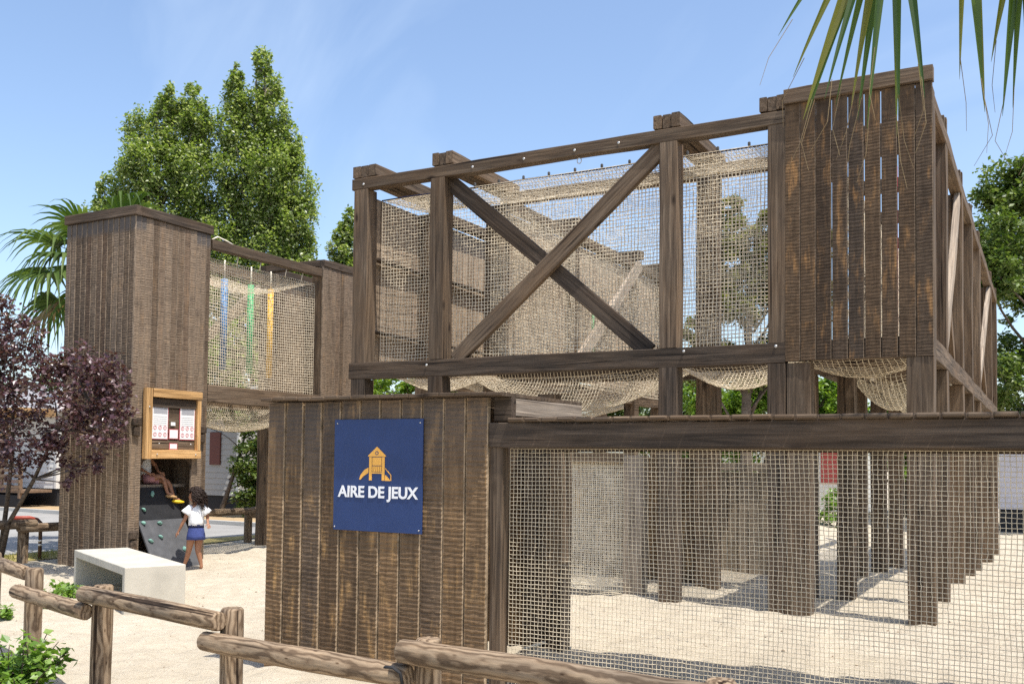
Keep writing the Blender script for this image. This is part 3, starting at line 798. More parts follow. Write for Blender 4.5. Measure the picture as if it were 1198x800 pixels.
for k in range(4):
    u0 = .593; u1 = .608 + k * .0145; v0 = .497 + k * .0125
    poly([(u0, v0), (u0, v0 + .0122), (u1, v0 + .0122), (u1, v0)])
b.build('pictogram', M['sign_orange'], sign, SM)
b = MB()
cx, cz = sp_(.50, .302)
b.prism([(cx + .014 * math.cos(a), cz + .014 * math.sin(a)) for a in np.linspace(0, 2 * PI, 17)[:-1]], -.0035, -.0026)
b.build('round_window', M['sign_blue'], sign, SM)
b = MB(); b.prism([(cx + .008 * math.cos(a), cz + .008 * math.sin(a)) for a in np.linspace(0, 2 * PI, 17)[:-1]], -.0042, -.0036)
b.build('round_window', M['sign_orange'], sign, SM)
fc = bpy.data.curves.new('lettering', 'FONT'); fc.body = 'AIRE DE JEUX'; fc.align_x = 'LEFT'; fc.extrude = .0012; fc.size = .1
fc.materials.append(M['sign_white']); fc.offset = .0028
fo = bpy.data.objects.new('lettering', fc)
COL.objects.link(fo)
bpy.context.view_layer.update()
tw = fo.dimensions.x; th = .0735
txs = .885 * SW / max(tw, 1e-4); tzs = .083 / th
tm = bpy.data.meshes.new_from_object(fo.evaluated_get(bpy.context.evaluated_depsgraph_get()))
bpy.data.objects.remove(fo)
tm.name = 'lettering'
if not tm.materials: tm.materials.append(M['sign_white'])
fo = bpy.data.objects.new('lettering', tm)
cx_ = np.array([v_.co[:] for v_ in tm.vertices])
bx0, bx1, by0, by1 = cx_[:, 0].min(), cx_[:, 0].max(), 0.0, np.percentile(cx_[:, 1], 98)
txs = .905 * SW / (bx1 - bx0); tzs = .100 * SH / by1
tx, tz = sp_(.055, .697); tx -= bx0 * txs
link(fo, sign, SM @ Matrix.Translation(Vector((tx, -.0020, tz))) @ Matrix.Rotation(PI / 2, 4, 'X') @ Matrix.Diagonal((txs, tzs, 1, 1)))

# ------------------------------------------------------------------ left towers and net bridge
TX, TY = -10.968, 9.052
tw1 = thing('plank_tower', 'tall square tower of grey brown planks beside the purple tree', 'play tower', (-11.7, 9.7, 0))
TH = 4.90
plank_panel('plank_wall', (TX - 1.46, TY, -.1), (1, 0, 0), 13, 1.46 / 13, TH + .1, tw1, M['planks_tower'], .03, gap=.008, amp=.0042, dz=.014, smooth_top=.18)
OY0, OY1, OZ = 9.235, 10.14, 1.555
plank_panel('plank_wall', (TX, TY + .003, -.1), (0, 1, 0), 2, (OY0 - TY) / 2, TH + .1, tw1, M['planks_tower'], .03, gap=.008, amp=.0040, dz=.014)
plank_panel('plank_wall', (TX, OY0, OZ), (0, 1, 0), 8, (OY1 - OY0) / 8, TH - OZ, tw1, M['planks_tower'], .03, amp=.0040, dz=.014)
plank_panel('plank_wall', (TX, OY1, -.1), (0, 1, 0), 3, (10.42 - OY1) / 3, TH + .1, tw1, M['planks_tower'], .03, gap=.008, amp=.0040, dz=.014)
plank_panel('plank_wall', (TX - 1.46, 10.40, -.1), (0, -1, 0), 12, 1.34 / 12, TH + .1, tw1, M['planks_tower'], .03, dz=.06, nx=2)
plank_panel('plank_wall', (TX - .035, 10.42, -.1), (-1, 0, 0), 12, 1.42 / 12, TH + .1, tw1, M['planks_tower'], .03, dz=.06, nx=2)
# rounded corners of the opening
for s, yc in ((1, OY0), (-1, OY1)):
    b = MB(); pts = [(0, 0)]
    rr_ = .16
    for a in np.linspace(0, PI / 2, 9): pts.append((s * (rr_ - rr_ * math.sin(a)), -(rr_ - rr_ * math.cos(a))))
    if s < 0: pts = pts[::-1]
    b.prism(pts, -.004, .04)
    b.build('corner_bracket', M['timber_dark'], tw1, Matrix.Translation(Vector((TX, yc, OZ))) @ Matrix.Rotation(PI / 2, 4, 'Z'))
timber('cap_beam', (TX - 1.475, TY + .02, 4.975), (TX + .035, TY + .02, 4.975), .11, .135, M['timber_dark'], tw1)
timber('cap_beam', (TX - .02, TY + .078, 4.975), (TX - .02, 10.44, 4.975), .11, .135, M['timber_dark'], tw1)
timber('cap_beam', (TX - 1.42, TY + .078, 4.975), (TX - 1.42, 10.44, 4.975), .11, .135, M['timber_dark'], tw1)
timber('cap_beam', (TX - 1.36, 10.40, 4.975), (TX - .08, 10.40, 4.975), .09, .13, M['timber_dark'], tw1)
# climbing board and ledge inside the opening
b = MB(); b.box((TX - .54, 9.72, 1.155), (.54, 1.1, .04)); b.build('ledge', M['timber_pale'], tw1)
M['rubber_shaded'] = mat_simple('shaded_black_panel', (.022, .022, .024), .7, .3, .25, 9)  # shade inside the opening put into this darker panel colour
for (a0, a1, mm, holds) in ((Vector((TX + .36, 0, -.05)), Vector((TX - .06, 0, .68)), 'rubber', ((9.60, .93), (9.32, .95), (9.53, .68), (9.86, .42), (9.34, .62))), (Vector((TX - .10, 0, .66)), Vector((TX - .26, 0, 1.13)), 'rubber_shaded', ((9.62, .80), (9.42, .35)))):
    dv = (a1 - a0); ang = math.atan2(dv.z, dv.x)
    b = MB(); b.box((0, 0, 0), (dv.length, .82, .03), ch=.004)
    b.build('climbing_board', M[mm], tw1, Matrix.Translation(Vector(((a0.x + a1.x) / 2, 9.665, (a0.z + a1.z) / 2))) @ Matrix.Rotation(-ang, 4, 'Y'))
    nrm = Vector((abs(math.sin(ang)), 0, abs(math.cos(ang))))
    for (yy, s) in holds:
        p = a0 + dv * s + nrm * .018; p.y = yy
        b = MB()
        rings_ = []
        ph = random.uniform(0, 6)
        for zz, rr_ in ((0, .029), (.012, .032), (.026, .025), (.038, .010)):
            rings_.append([(rr_ * (1 + .22 * math.sin(2 * w + ph)) * math.cos(w) * 1.25, rr_ * (1 + .2 * math.sin(3 * w + ph)) * math.sin(w) * .8, zz + .010 * math.sin(w + ph) * (zz > 0)) for w in np.linspace(0, 2 * PI, 13)[:-1]])
        b.rings(rings_)
        q = nrm.to_track_quat('Z', 'Y').to_matrix().to_4x4(); q.translation = p
        b.build('climbing_hold', M['mint'], tw1, q @ Matrix.Rotation(random.uniform(0, 3), 4, 'Z'), True)
for (yy, zz) in ((9.12, 2.05), (10.3, 1.98), (9.12, .50)):
    b = MB(); b.box((TX + .035, yy, zz), (.06, .14, .10), ch=.01); b.box((TX + .03, yy, zz - .13), (.05, .10, .12), ch=.01)
    b.build('bracket', M['timber_dark'], tw1)

# bridge
br = thing('net_bridge', 'high net bridge with coloured hanging bars between the two plank towers', 'rope bridge', (-11.7, 11.7, 2.5))
BX = TX - .065
timber('beam', (BX, 10.46, 4.788), (BX, 12.98, 4.788), .12, .14, M['timber'], br)
timber('beam', (BX, 10.43, 2.528), (BX, 12.98, 2.528), .12, .26, M['timber'], br)
timber('beam', (TX - 1.40, 10.46, 4.788), (TX - 1.40, 12.98, 4.788), .12, .14, M['timber'], br)
timber('beam', (TX - 1.40, 10.43, 2.528), (TX - 1.40, 12.98, 2.528), .12, .26, M['timber'], br)
net_plane('net', (BX - .09, 10.46, 2.66), (BX - .09, 12.96, 2.66), (BX - .09, 10.46, 4.60), .045, .0040, M['rope'], br, (-.03, 0, -.05))
net_plane('net', (TX - 1.28, 10.46, 2.66), (TX - 1.28, 12.96, 2.66), (TX - 1.28, 10.46, 4.58), .06, .0036, M['rope'], br, (.03, 0, 0))
net_plane('net', (BX - .09, 10.46, 4.60), (BX - .09, 12.96, 4.60), (TX - 1.28, 10.46, 4.58), .048, .0038, M['rope'], br, (0, 0, -.28), curve=.8)
net_plane('net', (BX - .05, 10.46, 2.42), (BX - .05, 12.96, 2.42), (TX - 1.30, 10.46, 2.42), .045, .0040, M['rope'], br, (0, 0, -.42), curve=.6)
for (yy, mm, zb_) in ((11.0, 'bar_red', 2.9), (11.42, 'bar_blue', 3.0), (12.02, 'bar_green', 2.98), (12.49, 'bar_yellow', 2.95)):
    b = MB(); b.tube([(TX - .73, yy, zb_), (TX - .73, yy, 4.47)], .055, 12); o = b.build('hanging_bar', M[mm], br, None, True)
    b = MB(); b.tube([(TX - .73, yy, 4.45), (TX - .73, yy, 4.78)], .012, 6); b.build('hanger', M['rope_pale'], o, None, True)
for yy in (11.1, 11.6, 12.2, 12.6):
    b = MB(); b.tube([(BX - .08, yy, 4.58), (BX - .05, yy, 4.72)], .008, 6); b.build('hanger', M['rope_pale'], br, None, True)
b = MB(); b.tube([(BX, 10.5, 4.865), (BX - .01, 10.62, 4.93), (BX, 10.8, 4.90), (BX, 10.95, 4.862)], .012, 8); b.build('rope_end', M['rope_pale'], br, None, True)
timber('brace', (TX - 1.37, 11.2, 3.2), (TX - 1.37, 12.9, 4.6), .07, .16, M['timber_pale'], br)

tw2 = thing('plank_tower', 'second plank tower on posts at the far end of the net bridge', 'play tower', (-11.7, 13.7, 0))
plank_panel('plank_wall', (TX, 13.0, 2.36), (0, 1, 0), 12, 1.4 / 12, 2.54, tw2, M['planks_tower'], .03, amp=.0040, dz=.015)
plank_panel('plank_wall', (TX - 1.44, 14.4, 2.36), (0, -1, 0), 12, 1.4 / 12, 2.54, tw2, M['planks_tower'], .03, dz=.06, nx=2)
plank_panel('plank_wall', (TX - .04, 14.4, 2.36), (-1, 0, 0), 12, 1.4 / 12, 2.54, tw2, M['planks_tower'], .03, dz=.06, nx=2)
for x0, x1, y0_, y1_ in ((TX - .26, TX - .034, 13.005, 13.215), (TX - 1.46, TX - 1.22, 13.0, 13.23), (TX - .24, TX - .035, 14.16, 14.365), (TX - 1.40, TX - 1.2, 14.16, 14.365)):
    post(x0, x1, y0_, y1_, -.12, 4.9, tw2, M['timber'])
timber('cap_beam', (TX - .03, 13.0, 4.965), (TX - .03, 14.42, 4.965), .11, .125, M['timber_dark'], tw2)
timber('cap_beam', (TX - 1.4, 13.0, 4.965), (TX - 1.4, 14.42, 4.965), .11, .125, M['timber_dark'], tw2)
timber('cap_beam', (TX - 1.34, 13.05, 4.965), (TX - .09, 13.05, 4.965), .11, .125, M['timber_dark'], tw2)

# notice board on the tower
nb = thing('notice_board', 'orange timber notice board with two red edged posters above the tower opening', 'notice board', (TX + .05, 9.73, 2.0))
NM = Matrix.Translation(Vector((TX + .012, 9.225, 1.545))) @ Matrix.Rotation(PI / 2, 4, 'Z')   # local x = +Y, local -y = +X
def nbx(name, x0, x1, z0, z1, d0, d1, mat, parent=nb, ch=.004):
    bb = MB(); bb.box(((x0 + x1) / 2, -(d0 + d1) / 2, (z0 + z1) / 2), (x1 - x0, d1 - d0, z1 - z0), ch=ch); return bb.build(name, mat, parent, NM)
NW, NH = 1.0, .985
timber('frame_board', NM @ Vector((.055, -.045, 0)), NM @ Vector((.055, -.045, NH)), .085, .11, M['timber_fresh'], nb, up=(0, 1, 0))
timber('frame_board', NM @ Vector((.965, -.045, .13)), NM @ Vector((.965, -.045, NH - .13)), .085, .06, M['timber_fresh'], nb, up=(0, 1, 0))
timber('frame_board', NM @ Vector((.112, -.05, NH - .06)), NM @ Vector((NW, -.05, NH - .06)), .09, .12, M['timber_fresh'], nb)
timber('frame_board', NM @ Vector((.112, -.045, .065)), NM @ Vector((NW, -.045, .065)), .08, .125, M['timber_fresh'], nb)
timber('back_board', NM @ Vector((.112, -.012, .20)), NM @ Vector((.92, -.012, .20)), .03, .135, M['timber'], nb)
timber('back_board', NM @ Vector((.112, -.012, .50)), NM @ Vector((.92, -.012, .50)), .022, .44, M['timber'], nb)
timber('back_board', NM @ Vector((.112, -.03, .79)), NM @ Vector((.92, -.03, .79)), .05, .13, M['timber_dark'], nb)
def poster(x0, x1, z0, z1, icons=True):
    p = nbx('poster', x0, x1, z0, z1, .034, .038, M['red_print'], nb, 0)
    nbx('sheet', x0 + .010, x1 - .010, z0 + .010, z1 - .010, .0385, .0405, M['paper'], p, 0)
    if icons:
        nbx('heading', x0 + .03, x1 - .02, z1 - .12, z1 - .03, .041, .0415, M['grey_print'], p, 0)
        bb = MB()
        for k in range(5): bb.box(((x0 + x1) / 2, -.0412, z1 - .16 - k * .028), ((x1 - x0) * .78, .0008, .006))
        bb.build('text_lines', M['grey_print'], p, NM)
        for r in range(2):
            for c in range(3):
                bb = MB()
                cx = x0 + (x1 - x0) * (.2 + .3 * c); cz = z0 + .07 + r * .095
                bb.tube([(cx + .026 * math.cos(a), -.0415, cz + .026 * math.sin(a)) for a in np.linspace(0, 2 * PI, 15)], .0035, 5, cap=False)
                bb.box((cx, -.0412, cz), (.010, .0008, .022))
                bb.build('icon', M['red_print'], p, NM)
    return p
poster(.135, .425, .275, .755)
poster(.63, .915, .275, .755)
poster(.445, .61, .285, .425, False)
poster(.455, .60, .135, .225, False)
nbx('label_card', .475, .555, .475, .525, .034, .038, M['paper'], nb, 0)
for x, z in ((.20, .065), (.90, .065), (.23, .215), (.80, .215), (.05, .72)):
    bolt(NM @ Vector((x, -.088, z)), (1, 0, 0), nb, .011)

# ------------------------------------------------------------------ bench
bn = thing('bench', 'pale concrete block bench, hollow underneath, on sand before the tower', 'bench', (-9.1, 7.6, 0))
def bench_frame():
    A = Vector((-10.244, 7.685, 0)); Bq = Vector((-8.223, 6.76, 0)); C = Vector((-8.171, 7.387, 0))
    ux = (Bq - A); L = ux.length; ux.normalize(); uy = Vector((-ux.y, ux.x, 0))
    return A, ux, uy, L
A_, ux, uy, L_ = bench_frame()
BMx = Matrix((ux, uy, Vector((0, 0, 1)))).transposed().to_4x4(); BMx.translation = A_ + Vector((0, 0, 0))
bh, bd = .452, .62
prof = [(0, -.05), (0, bh), (L_, bh), (L_, -.05), (L_ - .085, -.05), (L_ - .085, bh - .085), (.085, bh - .085), (.085, -.05)]
b = MB(); n = len(prof)
vs = [(x, 0, z) for x, z in prof] + [(x, bd, z) for x, z in prof]
quads = [(0, 7, 6, 1), (1, 6, 5, 2), (2, 5, 4, 3)]
fs = [(a, d_, c, b_)[::-1] if False else (a, b_, c, d_) for a, b_, c, d_ in quads]
fs += [tuple(i + n for i in q[::-1]) for q in fs[:3]]
fs += [(i, (i + 1) % n, (i + 1) % n + n, i + n) for i in range(n)]
b.add(vs, fs)
bo = b.build('slab', M['concrete'], bn, BMx)
md = bo.modifiers.new('Bevel', 'BEVEL'); md.width = .008; md.segments = 2; md.limit_method = 'ANGLE'
b = MB(); b.box((L_ / 2, bd - .03, (bh - .085) / 2 - .02), (L_ - .18, .04, bh - .09)); b.build('back_panel', M['concrete'], bn, BMx)

# ------------------------------------------------------------------ log fences
def log(name, pts, r, parent, mat=None, label=None):
    a, bq = Vector(pts[0]), Vector(pts[-1])
    Mx, L = frame_from(a, bq)
    n = 14; k = max(5, int(L / .07))
    ph = [random.uniform(0, 6.3) for _ in range(4)]
    rr_ = []
    for i in range(k + 1):
        x = L * i / k
        e = .82 if i in (0, k) else (.97 if i in (1, k - 1) else 1)
        xx = x + (.010 if i == 1 else (-.010 if i == k - 1 else 0))
        if i == 1: xx = .012
        if i == k - 1: xx = L - .012
        ring = []
        for q in range(n):
            w = 2 * PI * q / n
            rad = r * e * (1 + .025 * math.sin(x * 4 + ph[0]) + .02 * math.sin(2 * w + x * 2 + ph[1]) + .018 * math.sin(3 * w - x * 5 + ph[2]))
            ring.append((xx, rad * math.cos(w) + .006 * math.sin(x * 2.2 + ph[3]), rad * math.sin(w)))
        rr_.append(ring)
    bb = MB(); bb.rings(rr_)
    o = bb.build(name, mat or M['log'], parent, Mx, True)
    o.data.polygons[-1].use_smooth = False; o.data.polygons[-2].use_smooth = False
    if label: o['label'] = label
    return o

fn = thing('log_fence', 'foreground round log rail fence with lapped rails, before the sign box', 'fence', (-4.1, 4.2, 0))
FP = [(-8.15, 5.3), (-6.80, 4.755), (-5.552, 4.395), (-4.114, 4.14), (-2.645, 3.96), (-1.15, 3.84), (.4, 3.8)]
for x, y in FP: log('post', [(x, y, gz(x, y) - .1), (x, y, .725)], .066, fn)
off = Vector((-.02, -.105, 0))
log('rail', [(-8.28, 5.24, .69), (-6.84, 4.72, .685)], .057, fn)
log('rail', [(-6.80, 4.61, .565), (-5.60, 4.30, .552)], .057, fn)
log('rail', [(-5.66, 4.315, .668), (-4.10, 4.03, .664)], .058, fn)
log('rail', [(-4.22, 4.025, .545), (-2.69, 3.865, .55)], .058, fn)
log('rail', [(-2.74, 3.86, .672), (-1.05, 3.73, .668)], .061, fn)
log('rail', [(-1.25, 3.74, .545), (.5, 3.70, .55)], .062, fn)
b = MB(); b.tube([(-2.78, 3.80, .60), (-2.73, 3.795, .605), (-2.70, 3.81, .58), (-2.695, 3.83, .50)], .016, 6, flat=.5)
b.build('strap', M['dark_skirt'], fn, None, True)

fb = thing('log_fence', 'weathered log rail fence beside the road, passing behind the plank tower', 'fence', (-13, 10, 0))
YF = [4.2, 6.5, 8.885, 11.1, 13.4, 15.6]
for i, yy in enumerate(YF):
    log('post', [(-12.98, yy, -.1), (-12.98, yy, .64)], .075, fb, M['timber_pale'] if i < 0 else None)
for i in range(5):
    z = .585 if i % 2 else .50
    log('rail', [(-12.87, YF[i] - .15, z + .03), (-12.87, YF[i + 1] + .12, z)], .065, fb)
hk = thing('barrier_post', 'bent red and brown steel post behind the log rail', 'post', (-13.35, 9.4, 0))
b = MB(); b.tube([(-13.35, 9.42, -.05), (-13.35, 9.42, .56), (-13.37, 9.38, .60)], .028, 10); b.build('upright', M['brown_metal'], hk, None, True)
b = MB(); b.tube([(-13.37, 9.385, .60), (-13.42, 9.28, .635), (-13.5, 9.05, .64)], .03, 10); b.build('arm', M['red_metal'], hk, None, True)
for z in (.27, .21):
    b = MB(); b.tube([(-13.35, 9.42, z), (-13.35, 9.42, z + .03)], .030, 10); b.build('band', M['paper'], hk, None, True)

# ------------------------------------------------------------------ vegetation kit
def leaf_cloud(name, P, size, mat, parent, aspect=.62, up=.35, fold=True, szvar=.35):
    P = np.asarray(P, float); n = len(P)
    nr = rng.normal(0, 1, (n, 3)); nr[:, 2] = np.abs(nr[:, 2]) + up * 2; nr /= np.linalg.norm(nr, axis=1, keepdims=True)
    t_ = rng.normal(0, 1, (n, 3)); t_[:, 2] -= .4
    t_ -= nr * (t_ * nr).sum(1, keepdims=True); t_ /= np.linalg.norm(t_, axis=1, keepdims=True) + 1e-9
    s_ = np.cross(nr, t_)
    L = size * rng.uniform(1 - szvar, 1 + szvar, (n, 1)); W = L * aspect * .5
    v0 = P; v1 = P + t_ * L * .42 + s_ * W + nr * L * .06; v2 = P + t_ * L; v3 = P + t_ * L * .42 - s_ * W + nr * L * .06
    V = np.stack([v0, v1, v2, v3], 1).reshape(-1, 3)
    I = np.arange(n * 4).reshape(n, 4)
    return mesh_np(name, V, I, mat, parent)

def ell(n, c, r, shell=.0):
    d = rng.normal(0, 1, (n, 3)); d /= np.linalg.norm(d, axis=1, keepdims=True)
    q = rng.random((n, 1)) ** (1 / 2.2)
    if shell: q = shell + (1 - shell) * q
    return np.array(c) + d * q * np.array(r)

def limb(mb, a, bq, r0, r1, bend=.15, n=6, k=6):
    a = Vector(a); bq = Vector(bq); d = bq - a
    off = Vector((random.uniform(-1, 1), random.uniform(-1, 1), random.uniform(-.3, .6))) * d.length * bend
    pts = [a + d * (i / n) + off * math.sin(PI * i / n) for i in range(n + 1)]
    mb.tube(pts, [r0 + (r1 - r0) * (i / n) for i in range(n + 1)], k)

def tree(name, label, base, clusters, leafmat, leaf, dens, trunk_r, barkmat=None, group=None, top=None, aspect=.62, cat='tree', split=None):
    """clusters: (x,y,z,rx,ry,rz) world"""
    o = thing(name, label, cat, base, group)
    mb = MB(); bx = Vector(base)
    zs = [c[2] for c in clusters]
    cx = sum(c[0] for c in clusters) / len(clusters); cy = sum(c[1] for c in clusters) / len(clusters)
    top = top or Vector((cx, cy, max(zs) - .3))
    limb(mb, bx - Vector((0, 0, .2)), top, trunk_r, trunk_r * .15, .03, 10, 9)
    for c in clusters:
        cz = Vector(c[:3]); s = max(.12, min(.92, (cz.z - bx.z) / max(.5, top.z - bx.z) - random.uniform(.12, .28)))
        p = bx + (top - bx) * s
        limb(mb, p, cz, trunk_r * .32 * (1 - s * .6), trunk_r * .06, .12, 6, 5)
        for q in range(3):
            e = cz + Vector((random.uniform(-1, 1) * c[3], random.uniform(-1, 1) * c[4], random.uniform(-.6, 1) * c[5])) * .8
            limb(mb, cz - (cz - p) * .15, e, trunk_r * .07, trunk_r * .025, .1, 4, 4)
    mb.build('trunk', barkmat or M['bark'], o, None, True)
    P = []
    for c in clusters:
        vol = c[3] * c[4] * c[5]
        n = int(dens * (c[3] * c[4] * c[5]) ** (2 / 3))
        # sub-clumps so the outline is uneven
        m = max(6, int(n / 55))
        subs = ell(m, c[:3], [c[3], c[4], c[5]], .35)
        cnt = rng.multinomial(n, np.ones(m) / m)
        rr_ = (vol ** (1 / 3)) * .30
        for sc, k in zip(subs, cnt):
            P.append(sc + rng.normal(0, rr_ * .5, (k, 3)) * (np.array([.8, .8, 1.35]) if name == 'poplar_tree' else np.array([1, 1, .8])))
    leaf_cloud('crown', np.concatenate(P), leaf, leafmat, o, aspect)
    return o

# poplars (right vector of the picture at that distance is used only as plain geometry)
RX, RY = .875, .484
def col_clusters(bx, by, z0, z1, w, n, lean=0.0, taper=1.0, seed=1):
    r = random.Random(seed); out = []
    for k in range(n):
        s = (k + .5) / n
        z = z0 + (z1 - z0) * s
        half = w * (1 - s ** 1.6 * taper) * (.35 + .65 * min(1, s * 4)) + .15
        a = r.uniform(0, 2 * PI); d = half * r.uniform(.25, .8)
        rad = .34 * w * (1.05 - .55 * s) + .15
        out.append((bx + d * math.cos(a) + lean * s, by + d * math.sin(a), z, rad, rad, rad * 1.45))
    return out
# left poplar: several ascending leaders
def pts_at(base, items, sh=1.0):
    """items: (right offset, depth offset, z, rx, rz)"""
    bx, by = base
    return [(bx + RX * a - .484 * d, by + RY * a + .875 * d, z, r_ * sh, r_ * sh, rz) for a, d, z, r_, rz in items]
pl = (-23.95, 21.05)
items = [(.55, 0, 12.75, .35, .5), (-.05, .1, 12.7, .4, .5), (-.35, .2, 12.2, .5, .7), (.75, -.1, 12.2, .5, .7), (-.9, 0, 11.6, .6, .9), (.2, .3, 11.3, .8, 1.0), (.95, 0, 11.6, .45, .9), (-.6, -.4, 10.5, .8, 1.0), (.7, -.3, 10.3, .75, 1.0), (-1.25, .1, 9.9, .7, .9), (0, .5, 9.4, 1.0, 1.1), (-2.0, .1, 9.6, .42, .7), (-2.3, 0, 8.8, .5, .9), (-2.6, .1, 7.9, .45, .8), (-1.4, .2, 8.4, .8, 1.0), (.8, .2, 8.8, .8, 1.1), (-.2, -.5, 8.0, 1.0, 1.1), (-1.9, 0, 7.2, .7, .9), (.9, 0, 7.2, .8, 1), (-.8, 0, 6.6, .9, 1), (0, 0, 5.4, 1.1, 1.1), (-1.8, 0, 5.6, .7, .9)]
tree('poplar_tree', 'leafy light green tree with rounded top, left of the taller pointed one', (*pl, 0), pts_at(pl, items, .98), M['leaf_poplar'], .105, 6800, .22, M['bark_pale'], 'tall green trees behind the towers')
pr_ = (-21.6, 22.3)
items = [(.15, 0, 13.9, .30, .6), (-.7, .1, 13.6, .22, .5), (-.75, .1, 12.9, .4, .7), (.3, .1, 13.2, .45, .7), (-.2, 0, 12.4, .6, .8), (.55, 0, 12.2, .5, .8), (-.7, 0, 11.8, .6, .9), (0, .3, 11.4, .8, 1.0), (.9, .1, 11.2, .55, .8), (1.15, 0, 10.9, .4, .6), (-.7, -.1, 10.6, .7, 1), (.5, -.3, 10.3, .9, 1.0), (1.2, .1, 9.9, .7, .9), (-.8, .2, 9.3, .8, 1), (.2, .3, 9.1, 1.0, 1.1), (1.2, 0, 8.9, .8, .9), (1.3, .1, 8.2, .6, .8), (-.8, -.2, 8.0, .9, 1), (.4, 0, 7.9, 1.0, 1.1), (1.05, .1, 7.3, .9, .9), (1.5, 0, 6.9, .6, .7), (-.9, 0, 6.6, .9, 1.0), (.4, 0, 6.5, 1, 1), (1.0, 0, 6.0, .9, .9), (-.4, 0, 5.2, 1, 1), (.9, 0, 4.8, 1, 1), (-1.2, 0, 4.6, .9, 1)]
tree('poplar_tree', 'tallest pointed light green tree rising behind the net bridge', (*pr_, 0), pts_at(pr_, items, .96), M['leaf_poplar'], .105, 6800, .25, M['bark_pale'], 'tall green trees behind the towers')
ps = (-25.6, 31.5)
items = [(.15, 0, 11.7, .25, .5), (0, 0, 11.0, .4, .6), (.5, 0, 10.9, .5, .8), (-.15, 0, 10.2, .45, .6), (.5, 0, 9.9, .7, .9), (-.1, 0, 9.4, .5, .6), (.5, 0, 8.9, .7, .8), (.1, 0, 8.0, .7, 1), (.8, 0, 7.6, .9, 1), (1.4, 0, 9.4, .7, .9), (1.8, 0, 8, .8, 1), (0, 0, 6.6, 1, 1), (1.2, 0, 6.2, 1, 1)]
tree('poplar_tree', 'small distant green tree top beside the left post of the cage', (*ps, 0), pts_at(ps, items), M['leaf_poplar'], .15, 3200, .2, M['bark_pale'], 'tall green trees behind the towers')
# right tree
rt = (0.6, 33.6)
items = []
r = random.Random(5)
for k in range(46):
    z = r.uniform(2.2, 10.6); s = (z - 2) / 8.6
    half = 3.0 * math.sin(PI * min(1, max(.05, .12 + .80 * s))) ** .6
    items.append((r.uniform(-half, half), r.uniform(-1.6, 1.6), z, r.uniform(.65, 1.15), r.uniform(.6, .95)))
items += [(-1.55, 0, 10.3, .4, .5), (-1.6, 0, 9.6, .6, .7), (-2.4, 0, 9.5, .4, .5), (-.4, 0, 10.9, .5, .5)]
tree('broadleaf_tree', 'large round green tree beyond the right end of the gallery', (*rt, -.5), pts_at(rt, items), M['leaf_dark'], .15, 2600, .28, M['bark'], None)
# dusty tree behind cage window
dt = (-8.1, 29.6)
items = [(-.45, 0, 9.4, .35, .6), (-.5, 0, 8.6, .55, .7), (.75, 0, 9.0, .4, .6), (.8, 0, 8.1, .6, .7), (-.6, 0, 7.6, .6, .7), (.1, .3, 7.2, .6, .6), (.9, 0, 7.0, .7, .6), (-.8, 0, 6.5, .6, .6), (1.3, 0, 6.3, .6, .5), (-.9, 0, 4.9, .6, .5), (.9, 0, 5.0, .7, .5), (0, 0, 4.4, .9, .6), (.2, 0, 8.3, .5, .6), (-.1, .1, 6.3, .6, .5), (1.5, 0, 5.3, .7, .6), (-1.4, 0, 4.5, .7, .6), (2.2, 0, 6.6, .7, .7), (1.7, 0, 7.6, .6, .7), (2.2, 0, 8.4, .5, .6), (-1.5, 0, 5.6, .5, .5)]
tree('broadleaf_tree', 'dusty olive tree seen through the net at the right of the X brace', (*dt, -.3), pts_at(dt, items), M['leaf_olive'], .14, 5200, .22, M['bark'], None)
# bright tree seen under the cage
bt = (-8.4, 33.5)
items = [(r.uniform(-2.6, 2.6), r.uniform(-1, 1), r.uniform(2.0, 5.0), r.uniform(.6, 1.0), r.uniform(.5, .8)) for k in range(22)]
tree('broadleaf_tree', 'bright green tree with a dark trunk seen below the cage beam', (*bt, -.4), pts_at(bt, items), M['leaf_bright'], .14, 2600, .26, M['bark'], None)
# background row
labs = ['dense green tree far behind the sign box', 'green tree far behind the X brace', 'leafy tree far behind the middle of the cage', 'green tree far behind the corner box', 'tree far behind the net bridge', 'tree far behind the purple tree']
for k, (x, y) in enumerate([(-21, 31), (-16.5, 34), (-12, 37), (-4.5, 38), (-27.5, 26.5), (-36.5, 25)]):
    items = [(r.uniform(-2.4, 2.4), r.uniform(-1, 1), r.uniform(1.4, 5.2 if k != 4 else 6.4), r.uniform(.7, 1.2), r.uniform(.6, .9)) for q in range(16)]
    tree('broadleaf_tree', labs[k], (x, y, -.4 if x > -7 else 0), pts_at((x, y), items), M['leaf_bright'] if k % 3 == 0 else M['leaf_dark'], .20, 800, .25, M['bark'], 'trees beyond the play area')
# yellowish shrub mass behind the bridge net
sb = (-18.9, 18.35)
items = [(.7, 0, 2.7, .55, .6), (1.2, .1, 2.2, .5, .7), (.9, 0, 1.5, .5, .7), (1.3, 0, .9, .5, .7), (.3, 0, 2.9, .45, .4), (-.3, 0, 2.8, .35, .35), (-.55, 0, 2.4, .25, .3), (1.8, 0, 2.5, .5, .8), (2.0, 0, 1.4, .5, .9), (.8, 0, .5, .4, .5)]
tree('ivy_shrub', 'dense green shrub against the grey cabin, seen under the net bridge', (*sb, 0), pts_at(sb, items), M['leaf_dark'], .095, 8000, .08, M['bark'], None, cat='shrub')
sy = (-21.5, 20.5)
items = [(r.uniform(-2.3, 2.6), r.uniform(-.4, .4), r.uniform(3.4, 5.2), r.uniform(.5, .8), r.uniform(.45, .7)) for k in range(16)]
tree('broadleaf_tree', 'yellow green tree showing through the bridge net', (*sy, 0), pts_at(sy, items), M['leaf_bright'], .12, 1900, .12, M['bark'], None)
